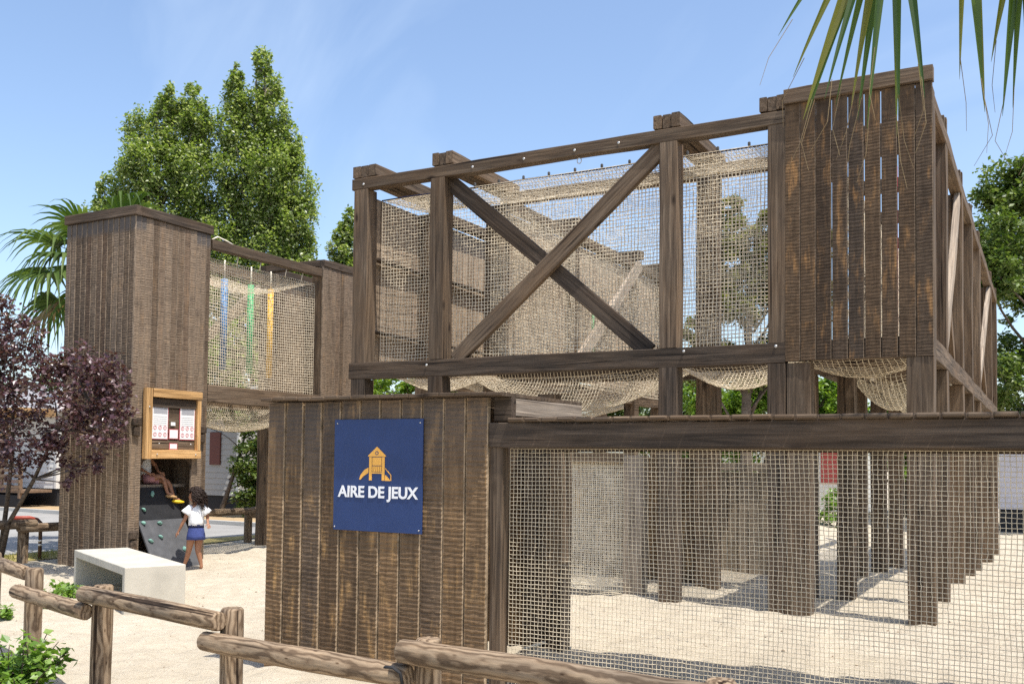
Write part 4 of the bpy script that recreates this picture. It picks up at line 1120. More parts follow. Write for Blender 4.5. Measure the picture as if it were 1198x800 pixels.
sr = (-5.25, 28.4)
items = [(0, 0, .45, .38, .45), (.15, .1, .0, .45, .4), (-.2, 0, -.1, .4, .4), (.3, 0, .35, .3, .3)]
tree('round_shrub', 'bright green shrub behind the inner posts, seen through the low net', (*sr, -.5), pts_at(sr, items), M['leaf_bush'], .11, 3000, .05, M['bark'], None, cat='shrub')

# purple tree
pt = thing('purple_plum_tree', 'dark purple leaved tree leaning in front of the plank tower', 'tree', (-13.25, 8.7, 0))
CL = [(-12.28, 8.06, 3.54, 0.16), (-12.1, 8.16, 3.16, 0.25), (-12.48, 8.18, 2.77, 0.28), (-11.88, 8.28, 2.81, 0.23), (-11.49, 8.38, 2.87, 0.23), (-11.11, 8.43, 2.77, 0.23), (-10.80, 8.45, 2.63, 0.25), (-11.54, 8.24, 2.46, 0.29), (-10.97, 8.33, 2.34, 0.29), (-10.62, 8.48, 2.29, 0.22), (-12.22, 8.21, 2.3, 0.3), (-11.29, 8.26, 2.0, 0.27), (-10.74, 8.37, 1.95, 0.27), (-10.58, 8.5, 2.0, 0.18), (-11.96, 8.24, 1.83, 0.28), (-12.34, 8.26, 1.43, 0.23), (-11.61, 8.32, 1.61, 0.21), (-11.27, 8.39, 1.44, 0.14), (-10.75, 8.4, 1.47, 0.09), (-10.95, 8.4, 1.54, 0.09), (-11.23, 8.3, 1.22, 0.08), (-12.9, 8.3, 2.6, .35), (-13.1, 8.2, 3.3, .35), (-12.9, 8.3, 1.9, .3), (-13.5, 8.3, 2.6, .4), (-12.7, 8.1, 3.2, .3), (-13.3, 8.5, 1.6, .3), (-12.75, 8.0, 3.75, .22)]
mb = MB()
stems = [((-13.25, 8.7, -.1), (-12.95, 8.6, .9), (-12.55, 8.4, 1.7), (-12.3, 8.2, 2.9)), ((-13.2, 8.66, -.1), (-12.75, 8.5, .62), (-12.1, 8.42, 1.25), (-11.5, 8.3, 1.9), (-10.95, 8.36, 2.3)), ((-13.3, 8.7, -.1), (-13.35, 8.6, 1.0), (-13.2, 8.4, 2.0), (-13.0, 8.25, 3.2))]
for s_ in stems:
    mb.tube(s_, [.042 - .032 * i / (len(s_) - 1) for i in range(len(s_))], 8)
for c in CL:
    best = min([Vector(p) for s_ in stems for p in s_[1:]], key=lambda p: (p - Vector(c[:3])).length + (3 if p.z > c[2] + .3 else 0))
    limb(mb, best, c[:3], .016, .005, .12, 5, 5)
    for q in range(3):
        limb(mb, c[:3], Vector(c[:3]) + Vector([random.uniform(-1, 1) * c[3] for _ in range(3)]), .006, .002, .1, 3, 4)
mb.build('trunk', M['bark'], pt, None, True)
P = []
for c in CL:
    n = int(7000 * c[3] ** 2) + 16
    m = max(4, n // 30)
    subs = ell(m, c[:3], [c[3] * 1.3, c[3] * .95, c[3] * 1.2], .3)
    for sc in subs:
        P.append(sc + rng.normal(0, c[3] * .22, (n // m, 3)))
leaf_cloud('crown', np.concatenate(P), .066, M['leaf_purple'], pt, .68, .2)

# palms --------------------------------------------------------------
def fan_frond(mb, hub, out, side, up, L, nseg, spread, droop, width, m=0, steps=6, skip=()):
    """fan leaf: hub point, out (petiole direction), side, up vectors"""
    hub = Vector(hub); out = Vector(out).normalized(); side = Vector(side).normalized(); up = Vector(up).normalized()
    for k in range(nseg):
        if k in skip: continue
        a = spread * (k / (nseg - 1) - .5)
        d = out * math.cos(a) + side * math.sin(a)
        ll = L * (1 - .25 * abs(a) / (spread * .5)) * random.uniform(.9, 1.08)
        per = (side * math.cos(a) - out * math.sin(a)).normalized()
        pts = []
        dr = droop * random.uniform(.75, 1.3)
        for i in range(steps + 1):
            s = i / steps
            p = hub + d * ll * s + up * (.06 * ll * math.sin(PI * s)) + Vector((0, 0, -1)) * dr * ll * max(0, s - .38) ** 2 * 2.2
            if s > .38:  # hanging tips pull in
                p -= d * ll * .45 * dr * (s - .38) ** 2
            pts.append(p)
        vs = []
        for i, p in enumerate(pts):
            s = i / steps
            w = width * (0.35 + 1.3 * s if s < .45 else 0.935 * max(0.0, 1 - (s - .45) / .55) ** 1.1 + .03)
            vs += [p - per * w * .5, p - Vector((0, 0, 1)) * w * .25, p + per * w * .5]
        fs = []
        for i in range(steps):
            o = i * 3
            fs += [(o, o + 1, o + 4, o + 3), (o + 1, o + 2, o + 5, o + 4)]
        mb.add(vs, fs, m)

def palm(label, base, ht, nfr, L, matleaf, rtrunk, droop=.9, group=None, petiole=.8, seed=3, azs=None):
    random.seed(seed)
    o = thing('fan_palm', label, 'palm tree', base, group)
    bx = Vector(base)
    mb = MB(); k = 24
    mb.tube([bx + Vector((.02 * math.sin(i), .02 * math.cos(i * 1.3), -.1 + (ht + .1) * i / k)) for i in range(k + 1)], [rtrunk * (1.15 if i < 3 else 1) * (1.06 if i % 2 else .97) for i in range(k + 1)], 12)
    mb.build('trunk', M['bark'], o, None, True)
    c = bx + Vector((0, 0, ht))
    for f in range(nfr):
        az = 2.4 * f + random.uniform(-.25, .25) if azs is None else azs[f][0]
        el = (1.15 - 1.75 * (f / max(1, nfr - 1))) + random.uniform(-.1, .1) if azs is None else azs[f][1]
        d = Vector((math.cos(az) * math.cos(el), math.sin(az) * math.cos(el), math.sin(el)))
        pl_ = petiole * random.uniform(.85, 1.15)
        hub = c + d * pl_ + Vector((0, 0, -.12 * pl_))
        out = (d + Vector((0, 0, -.35))).normalized()
        side = Vector((0, 0, 1)).cross(out).normalized(); up = out.cross(side)
        lf = MB()
        lf.tube([c, c + d * pl_ * .5 + Vector((0, 0, .03)), hub], [.022, .016, .010], 6, 1, flat=.6)
        old = el < -.45
        fan_frond(lf, hub, out, side, up, L * random.uniform(.9, 1.1), 20, R(220), droop * random.uniform(.4, .95), L * .085)
        lf.build('frond', [M['leaf_palm_old'] if old else matleaf, matleaf], o, None, False)
    return o
palm('fan palm with drooping fronds, half hidden by the left tower', (-13.85, 10.85, 0), 4.62, 22, 1.08, M['leaf_palm'], .17, .8, None, .95, 5)
random.seed(77)

# foreground palm: trunk stands to the right of the walkway, fronds hang over
fp = thing('fan_palm', 'fan palm hanging yellow green leaf tips over the corner box', 'palm tree', (1.0, 5.05, 0))
mb = MB(); k = 26
mb.tube([(1.0 + .01 * math.sin(i), 5.05 + .01 * math.cos(i), -.1 + 4.6 * i / k) for i in range(k + 1)], [.17 * (1.06 if i % 2 else .97) for i in range(k + 1)], 12)
mb.build('trunk', M['bark'], fp, None, True)
cr_ = Vector((1.0, 5.05, 4.5))
def hang(hub, dirs):
    lf = MB(); hub = Vector(hub)
    mid = (cr_ + hub) / 2 + Vector((0, 0, .12))
    lf.tube([cr_, mid, hub], [.024, .017, .011], 6, 1, flat=.6)
    rt_ = Vector((RX, RY, 0)); dp = Vector((-.484, .875, 0)); upv = Vector((0, 0, 1))
    for (ax, az, ad, l_, w_) in dirs:
        d = (rt_ * ax + upv * az + dp * ad).normalized()
        n = 9; vs = []; fs = []
        tw_ = random.uniform(-.5, .5)
        for i in range(n + 1):
            s = i / n
            p = hub + d * l_ * s + Vector((0, 0, -1)) * .10 * l_ * s * s - rt_ * ax * l_ * .06 * s * s
            w = w_ * (.35 + 1.5 * s if s < .42 else 0.98 * max(0.0, 1 - (s - .42) / .58) ** .9 + .03)
            per = (rt_ * math.cos(tw_) + dp * math.sin(tw_)); per = (per - d * per.dot(d)).normalized()
            nn = d.cross(per)
            vs += [p - per * w * .5, p - nn * w * .22, p + per * w * .5]
        for i in range(n):
            q = i * 3; fs += [(q, q + 1, q + 4, q + 3), (q + 1, q + 2, q + 5, q + 4)]
        lf.add(vs, fs, 0)
        # frayed thread at the tip
        tip = Vector(vs[-2])
        lf.tube([tip - d * .10, tip + d * .05 + Vector((random.uniform(-.03, .03), 0, -.06)), tip + d * .08 + Vector((random.uniform(-.06, .06), 0, -.16))], [.0016, .0013, .0008], 4, 1)
    return lf.build('frond', [M['leaf_palm_fg'], M['leaf_palm_old']], fp, None, False)
W_ = .045
hang((-.58, 4.56, 4.27), [(-.80, -.95, 0, .88, W_), (-.60, -1.05, .1, .95, W_ * 1.1), (-.50, -1.15, 0, 1.12, W_ * 1.3), (-.46, -1.12, .05, 1.10, W_ * 1.3), (-.40, -1.05, -.1, 1.05, W_), (-.30, -1.1, .1, .98, W_), (-.25, -1.15, 0, 1.0, W_), (-.14, -1.1, 0, 1.08, W_ * 1.1), (-.17, -1.15, .1, 1.02, W_), (-.22, -1.2, -.15, .88, W_ * .8), (.02, -1.2, 0, 1.02, W_), (.05, -1.2, .1, 1.08, W_ * .9), (.13, -1.2, -.1, .98, W_ * 1.1), (.17, -1.2, 0, .9, W_)])
hang((-.30, 4.72, 4.27), [(.10, -1.2, 0, .95, W_ * 1.2), (.16, -1.2, .1, .98, W_ * 1.2), (.0, -1.2, .1, .84, W_)])
hang((-.06, 4.90, 4.22), [(-.10, -1.2, 0, .92, W_ * 1.3), (-.24, -1.15, .1, .72, W_), (.03, -1.2, 0, 1.0, W_ * 1.2), (.07, -1.2, .1, .98, W_ * 1.3), (.10, -1.2, 0, .96, W_ * 1.2), (-.04, -1.2, -.1, 1.0, W_), (.26, -1.1, .1, .8, W_), (-.16, -1.2, 0, .96, W_)])
hang((.25, 5.0, 4.36), [(.10, -1.2, 0, .8, W_), (-.24, -1.15, .1, .8, W_), (-.38, -1.1, 0, .78, W_), (.35, -1.1, 0, .8, W_)])
for az, el in ((.3, .8), (1.6, .9), (2.6, .9), (4.2, .7), (5.2, .2), (.9, .1), (0.0, -.2)):
    d = Vector((math.cos(az) * math.cos(el), math.sin(az) * math.cos(el), math.sin(el)))
    hub = cr_ + d * .8; out = (d + Vector((0, 0, -.2))).normalized(); side = Vector((0, 0, 1)).cross(out).normalized()
    lf = MB(); lf.tube([cr_, hub], [.022, .011], 6, 1)
    fan_frond(lf, hub, out, side, out.cross(side), .85, 22, R(240), .8, .04)
    lf.build('frond', [M['leaf_palm_fg'], M['leaf_palm_old']], fp)

# small plants
def bush(name, label, base, rad, ht, n, size, mat, group=None, cat='bush', aspect=.8):
    o = thing(name, label, cat, base, group)
    mb = MB(); bx = Vector(base)
    P = []
    ns = max(5, int(n / 28))
    for k in range(ns):
        a = random.uniform(0, 2 * PI); q = rad * random.random() ** .6
        tip = bx + Vector((q * math.cos(a), q * math.sin(a), ht * random.uniform(.35, 1) * (1 - .45 * (q / rad) ** 2)))
        limb(mb, bx + Vector((q * .2 * math.cos(a), q * .2 * math.sin(a), -.03)), tip, .007, .003, .1, 5, 5)
        for j in range(n // ns):
            s = random.uniform(.35, 1.02)
            p = bx + (tip - bx) * s
            P.append((p.x + random.gauss(0, size * .5), p.y + random.gauss(0, size * .5), max(bx.z + .01, p.z + random.gauss(0, size * .45))))
    mb.build('stems', M['bark'], o, None, True)
    leaf_cloud('leaves', np.array(P), size, mat, o, aspect, .5)
    return o
bush('leafy_bush', 'bright green leafy bush at the foot of the log fence', (-6.02, 4.12, gz(-6.02, 4.12)), .30, .50, 900, .062, M['leaf_bush'], None)
bush('leafy_weed', 'small green weed at the near end of the bench', (-9.75, 7.28, gz(-9.75, 7.28)), .34, .13, 260, .06, M['leaf_bush'], 'weeds on the sand', 'weed')
bush('leafy_weed', 'small green weed on open sand, left of the leftmost foreground fence post', (-8.98, 6.0, gz(-8.98, 6.0)), .15, .13, 150, .055, M['leaf_bush'], 'weeds on the sand', 'weed')
bush('leafy_weed', 'low flat weed showing just above the lower left log rail', (-9.0, 6.5, gz(-9.0, 6.5)), .2, .06, 60, .05, M['leaf_bush'], 'weeds on the sand', 'weed')

# ------------------------------------------------------------------ cabins
def siding(mb, x0, x1, y, z0, z1, m=0, pitch=.16, nx_=1):
    """lapped boards facing -Y"""
    z = z0
    while z < z1 - .01:
        zt = min(z + pitch, z1)
        mb.add([(x0, y - .016, z), (x1, y - .016, z), (x1, y, zt), (x0, y, zt), (x0, y, z), (x1, y, z)], [(0, 1, 2, 3), (4, 5, 1, 0)], m)
        z = zt
def cabin(label, x0, x1, y0, y1, zf, zt, wallmat, trim=None, rot=0.0, roofh=.7, windows=(), doors=(), cat='cabin', gnd=0.0):
    o = thing('holiday_cabin', label, cat, ((x0 + x1) / 2, y0, gnd))
    mb = MB()
    siding(mb, x0, x1, y0, zf, zt)
    mb.add([(x0, y0, zf), (x0, y1, zf), (x0, y1, zt), (x0, y0, zt)], [(0, 1, 2, 3)])
    mb.add([(x1, y0, zf), (x1, y1, zf), (x1, y1, zt), (x1, y0, zt)], [(3, 2, 1, 0)])
    mb.add([(x0, y1, zf), (x1, y1, zf), (x1, y1, zt), (x0, y1, zt)], [(3, 2, 1, 0)])
    mb.add([(x0, y0, zt), (x0, y1, zt), (x0, (y0 + y1) / 2, zt + roofh)], [(0, 1, 2)])
    mb.add([(x1, y0, zt), (x1, y1, zt), (x1, (y0 + y1) / 2, zt + roofh)], [(2, 1, 0)])
    mb.build('wall', wallmat, o)
    mb = MB(); ym = (y0 + y1) / 2
    th = .07; e = .3
    for s, ya_ in ((-1, y0 - e), (1, y1 + e)):
        za_ = zt - e * roofh / (ym - y0)
        vs = [(x0 - .25, ya_, za_), (x1 + .25, ya_, za_), (x1 + .25, ym, zt + roofh), (x0 - .25, ym, zt + roofh)]
        vs += [(a, c_, d_ + th) for a, c_, d_ in vs]
        mb.add(vs, [(0, 1, 2, 3), (7, 6, 5, 4), (0, 4, 5, 1), (2, 6, 7, 3), (1, 5, 6, 2), (0, 3, 7, 4)])
    mb.build('roof', M['roof_grey'], o)
    if trim:
        mb = MB(); mb.box(((x0 + x1) / 2, y0 - e - .02, zt - e * roofh / (ym - y0) + .02), (x1 - x0 + .5, .03, .2)); mb.build('fascia', trim, o)
    mb = MB(); mb.box(((x0 + x1) / 2, (y0 + y1) / 2, (zf + gnd) / 2 - .03), (x1 - x0 - .1, y1 - y0 - .1, zf - gnd + .05)); mb.build('skirt', M['dark_skirt'], o)
    for xx in (x0 + .04, x1 - .04):
        mb = MB(); mb.box((xx, y0 - .02, (zf + zt) / 2), (.09, .05, zt - zf)); mb.build('corner_trim', M['white_wall'], o)
    for (a, c_, z0_, z1_) in windows:
        mb = MB()
        for q in ((a, a + .06, z0_, z1_), (c_ - .06, c_, z0_, z1_), (a + .06, c_ - .06, z0_, z0_ + .06), (a + .06, c_ - .06, z1_ - .06, z1_), ((a + c_) / 2 - .02, (a + c_) / 2 + .02, z0_ + .06, z1_ - .06)):
            mb.box(((q[0] + q[1]) / 2, y0 - .03, (q[2] + q[3]) / 2), (q[1] - q[0], .06, q[3] - q[2]))
        w = mb.build('window', M['white_wall'], o)
        mb = MB(); mb.box(((a + c_) / 2, y0 - .022, (z0_ + z1_) / 2), (c_ - a - .12, .01, z1_ - z0_ - .12)); mb.build('pane', M['glass'], w)
    for (a, c_, z0_, z1_, dm) in doors:
        mb = MB(); mb.box(((a + c_) / 2, y0 - .03, (z0_ + z1_) / 2), (c_ - a, .05, z1_ - z0_), ch=.006); mb.build('shutter', dm, o)
    return o
ca = cabin('cream holiday cabin with tan roof edge and timber terrace, behind the purple tree', -36, -26.2, 19.0, 22.5, .55, 2.9, M['white_wall'], M['tan_trim'], windows=((-33.2, -31.8, 1.2, 2.3),), doors=((-29.6, -28.8, .6, 2.5, M['tan_trim']),))
cz_ = cabin('white cabin roofline with tan eaves, farthest left beyond the purple tree', -42, -30, 26, 30, .6, 3.9, M['white_wall'], M['tan_trim'])
te = thing('terrace', 'brown timber terrace with slatted rail in front of the cream cabin', 'terrace', (-29.5, 18.0, 0))
mb = MB(); mb.box((-29.9, 18.4, .48), (7.2, 1.0, .08)); mb.build('floor', M['brown_rail'], te)
for xx in np.linspace(-33.4, -26.4, 6):
    mb = MB(); mb.box((xx, 17.93, .78), (.09, .09, 1.0)); mb.build('post', M['brown_rail'], te)
for zz in (.62, .78, .94, 1.10, 1.26):
    mb = MB(); mb.box((-29.9, 17.87, zz), (7.1, .03, .09)); mb.build('rail', M['brown_rail'], te)
mb = MB(); mb.box((-29.9, 17.95, .2), (7.0, .03, .34)); mb.build('skirt', M['dark_skirt'], te)
for xx in (-30.3, -27.2):
    mb = MB(); mb.box((xx, 17.93, 2.05), (.14, .14, 1.6)); mb.build('canopy_post', M['tan_trim'], te)
mb = MB(); mb.box((-29.9, 18.3, 2.9), (7.2, 1.2, .1)); mb.build('canopy', M['tan_trim'], te)
cabin('grey clad cabin with rust shutter, behind the shrub under the bridge', -25, -19.35, 19.6, 22.4, .5, 2.9, M['grey_wall'], None, windows=((-23.6, -22.6, 1.2, 2.2),), doors=((-20.45, -20.05, 1.35, 2.25, M['rust_shutter']),))
cabin('lilac white cabin at the far right under the walkway beam', -1.35, 6.5, 33.0, 36.5, .25, 2.5, M['lilac_wall'], None, gnd=-.5, windows=((1.0, 2.4, .9, 1.9),))
cabin('small white cabin with a red door behind the inner posts', -8.6, -5.4, 33.5, 36, -.1, 2.4, M['white_wall'], None, gnd=-.5, doors=((-6.65, -6.1, .9, 2.2, M['red_door']),), windows=((-8.1, -7.3, .9, 1.7),))

# ------------------------------------------------------------------ people
def skin_body(name, joints, edges, mat, parent=None, Mx=None, root=0, sub=2):
    me = bpy.data.meshes.new(name)
    me.from_pydata([j[0] for j in joints], edges, [])
    me.materials.append(mat)
    o = bpy.data.objects.new(name, me)
    link(o, parent, Mx)
    md = o.modifiers.new('Skin', 'SKIN')
    md.use_smooth_shade = True
    if not me.skin_vertices: me.skin_vertices.new()
    sk = me.skin_vertices[0].data
    for i, j in enumerate(joints):
        rx = j[1]; ry = j[2] if len(j) > 2 else rx
        sk[i].radius = (rx, ry); sk[i].use_root = (i == root)
    ss = o.modifiers.new('Subdivision', 'SUBSURF'); ss.levels = sub; ss.render_levels = sub
    return o

class Body:
    def __init__(s): s.j = []; s.e = []; s.n = {}
    def add(s, name, p, r, to=None, r2=None):
        s.n[name] = len(s.j); s.j.append((tuple(p), r, r2 if r2 else r))
        if to: s.e.append((s.n[to], s.n[name]))
    def hand(s, wrist, key, d, side, nrm, L, r=.0075, curl=.35):
        """palm + five fingers growing from joint key at wrist, d = hand direction"""
        d = Vector(d).normalized(); side = Vector(side).normalized(); nrm = Vector(nrm).normalized()
        w = Vector(wrist)
        s.add(key + 'p', w + d * L * .28, L * .15, key, L * .10)
        s.add(key + 'q', w + d * L * .50, L * .15, key + 'p', L * .09)
        for i, (o, ln) in enumerate(((-.16, .40), (-.055, .47), (.055, .44), (.15, .34))):
            b0 = w + d * L * .54 + side * L * o * 1.1
            k = key + 'f%d' % i
            s.add(k + 'a', b0 + d * L * ln * .35 + nrm * L * ln * curl * .1, r, key + 'q')
            s.add(k + 'b', b0 + d * L * ln * .68 + nrm * L * ln * curl * .4, r * .9, k + 'a')
            s.add(k + 'c', b0 + d * L * ln * .92 + nrm * L * ln * curl * .9, r * .75, k + 'b')
        k = key + 't'
        s.add(k + 'a', w + d * L * .38 - side * L * .24 + nrm * L * .05, r * 1.05, key + 'p')
        s.add(k + 'b', w + d * L * .58 - side * L * .30 + nrm * L * .12, r * .85, k + 'a')

# girl: local axes x = right across the view, y = away, z up
GX, GY = -10.337, 9.658
GM = Matrix(((RX, -.484, 0), (RY, .875, 0), (0, 0, 1))).to_4x4(); GM.translation = Vector((GX, GY, gz(GX, GY) + .004))
girl = thing('person', 'girl with curly dark hair, white blouse and blue shorts walking barefoot to the tower', 'person', (GX, GY, gz(GX, GY)))
B = Body()
B.add('pelvis', (.01, 0, .545), .088, None, .075)
B.add('waist', (.005, 0, .635), .072, 'pelvis', .062)
B.add('chest', (.0, .0, .755), .080, 'waist', .066)
B.add('upper', (.005, .01, .845), .070, 'chest', .052)
B.add('neck', (-.005, .012, .905), .030, 'upper')
B.add('skull', (-.022, .012, .975), .070, 'neck', .066)
B.add('head', (-.030, .012, 1.035), .082, 'skull', .074)
B.add('crown', (-.025, .014, 1.095), .062, 'head', .058)
B.add('nose', (-.112, .016, 1.000), .010, 'skull')
# left arm (near, to picture left)
B.add('lsh', (-.075, -.040, .860), .036, 'upper'); B.add('lel', (-.125, -.075, .700), .026, 'lsh'); B.add('lmid', (-.165, -.075, .620), .023, 'lel'); B.add('lwr', (-.200, -.07, .545), .017, 'lmid')
B.hand((-.200, -.07, .545), 'lwr', (-.55, .1, -.8), (-.4, .8, .3), (.7, .5, -.4), .115)
B.add('rsh', (.100, .045, .855), .036, 'upper'); B.add('rel', (.135, .085, .735), .026, 'rsh'); B.add('rmid', (.150, .05, .69), .022, 'rel'); B.add('rwr', (.165, .01, .655), .017, 'rmid')
B.hand((.165, .01, .655), 'rwr', (.35, -.45, -.6), (.6, .5, .0), (-.4, -.5, -.3), .112)
# legs
B.add('lhip', (-.045, -.030, .480), .068, 'pelvis'); B.add('lth', (-.062, -.02, .37), .055, 'lhip'); B.add('lkn', (-.085, .0, .255), .040, 'lth'); B.add('lcf', (-.108, .01, .175), .037, 'lkn'); B.add('lan', (-.150, .02, .062), .023, 'lcf')
B.add('lhe', (-.148, .02, .026), .024, 'lan'); B.add('lbl', (-.205, .045, .020), .024, 'lhe', .016); B.add('lto', (-.250, .06, .016), .018, 'lbl', .011)
B.add('rhip', (.050, .03, .480), .068, 'pelvis'); B.add('rth', (.035, .03, .37), .055, 'rhip'); B.add('rkn', (.035, .02, .255), .040, 'rth'); B.add('rcf', (.058, .03, .175), .037, 'rkn'); B.add('ran', (.082, .03, .062), .023, 'rcf')
B.add('rhe', (.090, .02, .026), .024, 'ran'); B.add('rbl', (.055, .075, .020), .024, 'rhe', .016); B.add('rto', (.035, .11, .016), .018, 'rbl', .011)
skin_body('body', B.j, B.e, M['skin'], girl, GM, 0)
# eyes, mouth, ear
for p in ((-.097, -.014, 1.022), (-.097, .046, 1.022)):
    b = MB(); b.lathe([(.001, -.006), (.008, -.004), (.009, 0), (.008, .004), (.001, .006)], 8, 0, p); b.build('eye', M['eye'], girl, GM, True)
b = MB(); b.tube([(-.088, -.012, .962), (-.094, .014, .960), (-.088, .04, .962)], .006, 6); b.build('mouth', M['pinkcloth'], girl, GM, True)
b = MB(); b.lathe([(.001, -.022), (.012, -.014), (.015, 0), (.012, .012), (.001, .02)], 10, 0, (-.02, -.072, 1.005)); b.build('ear', M['skin'], girl, GM, True)
def ring(cx, cy, z, rx, ry, n=24, rot=.45, wob=.0, ph=0.0, tilt=0.0):
    out = []
    for q in range(n):
        w = 2 * PI * q / n
        k = 1 + wob * math.sin(6 * w + ph)
        x = rx * k * math.cos(w); y = ry * k * math.sin(w)
        xr = x * math.cos(rot) - y * math.sin(rot); yr = x * math.sin(rot) + y * math.cos(rot)
        out.append((cx + xr, cy + yr, z + tilt * xr))
    return out
def sleeve(c0, c1, r0, r1):
    a = Vector(c0); d = Vector(c1) - a; u = d.normalized(); s1_ = u.orthogonal().normalized(); s2_ = u.cross(s1_)
    rr_ = []
    for i in range(5):
        s = i / 4; rad = r0 + (r1 - r0) * s
        rr_.append([tuple(a + d * s + (s1_ * math.cos(w) + s2_ * math.sin(w)) * rad * (1 + .10 * s * math.sin(7 * w))) for w in np.linspace(0, 2 * PI, 22)[:-1]])
    return rr_
b = MB()
b.rings([ring(.008, 0, .612, .104, .090, 24, .4, .05), ring(.006, 0, .66, .098, .082, 24, .4, .05, 1), ring(.003, 0, .73, .103, .084, 24, .4, .03, 2), ring(.003, .005, .80, .108, .084, 24, .4, .02), ring(.006, .01, .85, .108, .074, 24, .4, .0), ring(.004, .012, .885, .070, .054, 24, .4), ring(-.002, .012, .902, .046, .042, 24, .4)], cap=False)
b.rings(sleeve((-.045, -.02, .872), (-.118, -.062, .765), .048, .074), cap=False)
b.rings(sleeve((.075, .03, .868), (.138, .065, .775), .048, .070), cap=False)
o = b.build('blouse', M['blouse'], girl, GM, True); md = o.modifiers.new('Solid', 'SOLIDIFY'); md.thickness = .006
b = MB()
b.rings([ring(.010, 0, .415, .128, .112, 24, .4, .03), ring(.010, 0, .47, .122, .105, 24, .4, .02, 1), ring(.010, 0, .54, .110, .096, 24, .4, .01), ring(.010, 0, .60, .097, .084, 24, .4), ring(.010, 0, .632, .092, .079, 24, .4)], cap=False)
o = b.build('shorts', M['denim'], girl, GM, True); md = o.modifiers.new('Solid', 'SOLIDIFY'); md.thickness = .006
b = MB(); b.rings([ring(.010, 0, .585, .106, .092, 24, .4), ring(.010, 0, .622, .101, .087, 24, .4)], cap=False)
o = b.build('waistband', M['navy'], girl, GM, True); md = o.modifiers.new('Solid', 'SOLIDIFY'); md.thickness = .005
# curly hair
b = MB()
hc = Vector((-.012, .012, 1.045))
rs = random.Random(9)
for k in range(330):
    th = rs.uniform(0, 2 * PI); ph = rs.uniform(-.25, 1.0) * PI / 2
    d = Vector((math.cos(th) * math.cos(ph), math.sin(th) * math.cos(ph), math.sin(ph)))
    if d.x < -.22 and d.z < .48: continue
    p = hc + Vector((d.x * .096, d.y * .090, d.z * .100))
    ln = rs.uniform(.07, .20) * (1 if d.x > -.3 else .45)
    pts = []
    tw = rs.uniform(0, 6); sp = rs.uniform(40, 70); rad = rs.uniform(.007, .012)
    for i in range(11):
        s = i / 10
        q = p + Vector((d.x * .035 + .03, d.y * .03, 0)) * s * 1.1 + Vector((0, 0, d.z * .03 * s - ln * s ** 1.3))
        q += Vector((math.cos(tw + sp * s * .25), math.sin(tw + sp * s * .25), 0)) * rad
        pts.append(q)
    b.tube(pts, [.0085, .010, .010, .010, .0095, .009, .0085, .008, .007, .006, .003], 5)
b.rings([ring(.006, .012, 1.045 + .092 * math.sin(a), max(.004, .088 * math.cos(a)), max(.004, .082 * math.cos(a)), 16, 0) for a in np.linspace(.25, PI / 2, 7)])
b.build('hair', M['hair'], girl, GM, True)

# seated child inside the tower: local x = +Y world, y = -X world (away), z up
CMx = Matrix(((0, -1, 0), (1, 0, 0), (0, 0, 1))).to_4x4(); CMx.translation = Vector((TX - .44, 9.70, 1.178))
kid = thing('person', 'child in white top sitting in the tower opening with yellow shoes', 'person', (TX - .42, 9.68, 1.178))
B = Body()
B.add('pelvis', (0, 0, .075), .085, None, .075); B.add('waist', (.0, .01, .17), .070, 'pelvis'); B.add('chest', (-.01, .02, .28), .078, 'waist', .065); B.add('upper', (-.01, .02, .36), .062, 'chest', .05)
B.add('neck', (-.01, .01, .415), .028, 'upper'); B.add('skull', (-.005, -.01, .47), .066, 'neck'); B.add('head', (-.005, -.01, .53), .076, 'skull'); B.add('crown', (-.005, 0, .59), .055, 'head'); B.add('nose', (.02, -.09, .495), .010, 'skull')
B.add('lsh', (-.105, .02, .365), .034, 'upper'); B.add('lel', (-.15, -.04, .235), .025, 'lsh'); B.add('lwr', (-.07, -.13, .16), .017, 'lel')
B.hand((-.07, -.13, .16), 'lwr', (.8, -.5, -.2), (.2, .2, 1), (0, 0, -1), .11)
B.add('rsh', (.085, .02, .365), .034, 'upper'); B.add('rel', (.14, -.05, .25), .025, 'rsh'); B.add('rwr', (.10, -.15, .18), .017, 'rel')
B.hand((.10, -.15, .18), 'rwr', (.3, -.8, -.3), (.2, .2, 1), (0, 0, -1), .11)
B.add('lhip', (-.045, -.03, .07), .062, 'pelvis'); B.add('lkn', (.13, -.20, .12), .043, 'lhip'); B.add('lan', (.17, -.265, -.13), .024, 'lkn'); B.add('lft', (.22, -.33, -.155), .022, 'lan')
B.add('rhip', (.055, -.02, .07), .062, 'pelvis'); B.add('rkn', (.24, -.19, .04), .043, 'rhip'); B.add('ran', (.29, -.27, -.205), .024, 'rkn'); B.add('rft', (.36, -.32, -.235), .022, 'ran')
skin_body('body', B.j, B.e, M['skin'], kid, CMx, 0)
b = MB(); b.rings([ring(0, .01, .07, .10, .088, 20, 0), ring(0, .012, .17, .088, .078, 20, 0), ring(-.008, .02, .28, .095, .08, 20, 0), ring(-.01, .02, .37, .09, .065, 20, 0), ring(-.01, .018, .405, .045, .04, 20, 0)], cap=False)
o = b.build('top', M['blouse'], kid, CMx, True); md = o.modifiers.new('Solid', 'SOLIDIFY'); md.thickness = .006
b = MB(); b.tube([(-.045, -.01, .07), (.06, -.12, .10)], [.08, .068], 14); b.tube([(.055, 0, .07), (.155, -.11, .06)], [.08, .066], 14); b.build('shorts', M['pinkcloth'], kid, CMx, True)
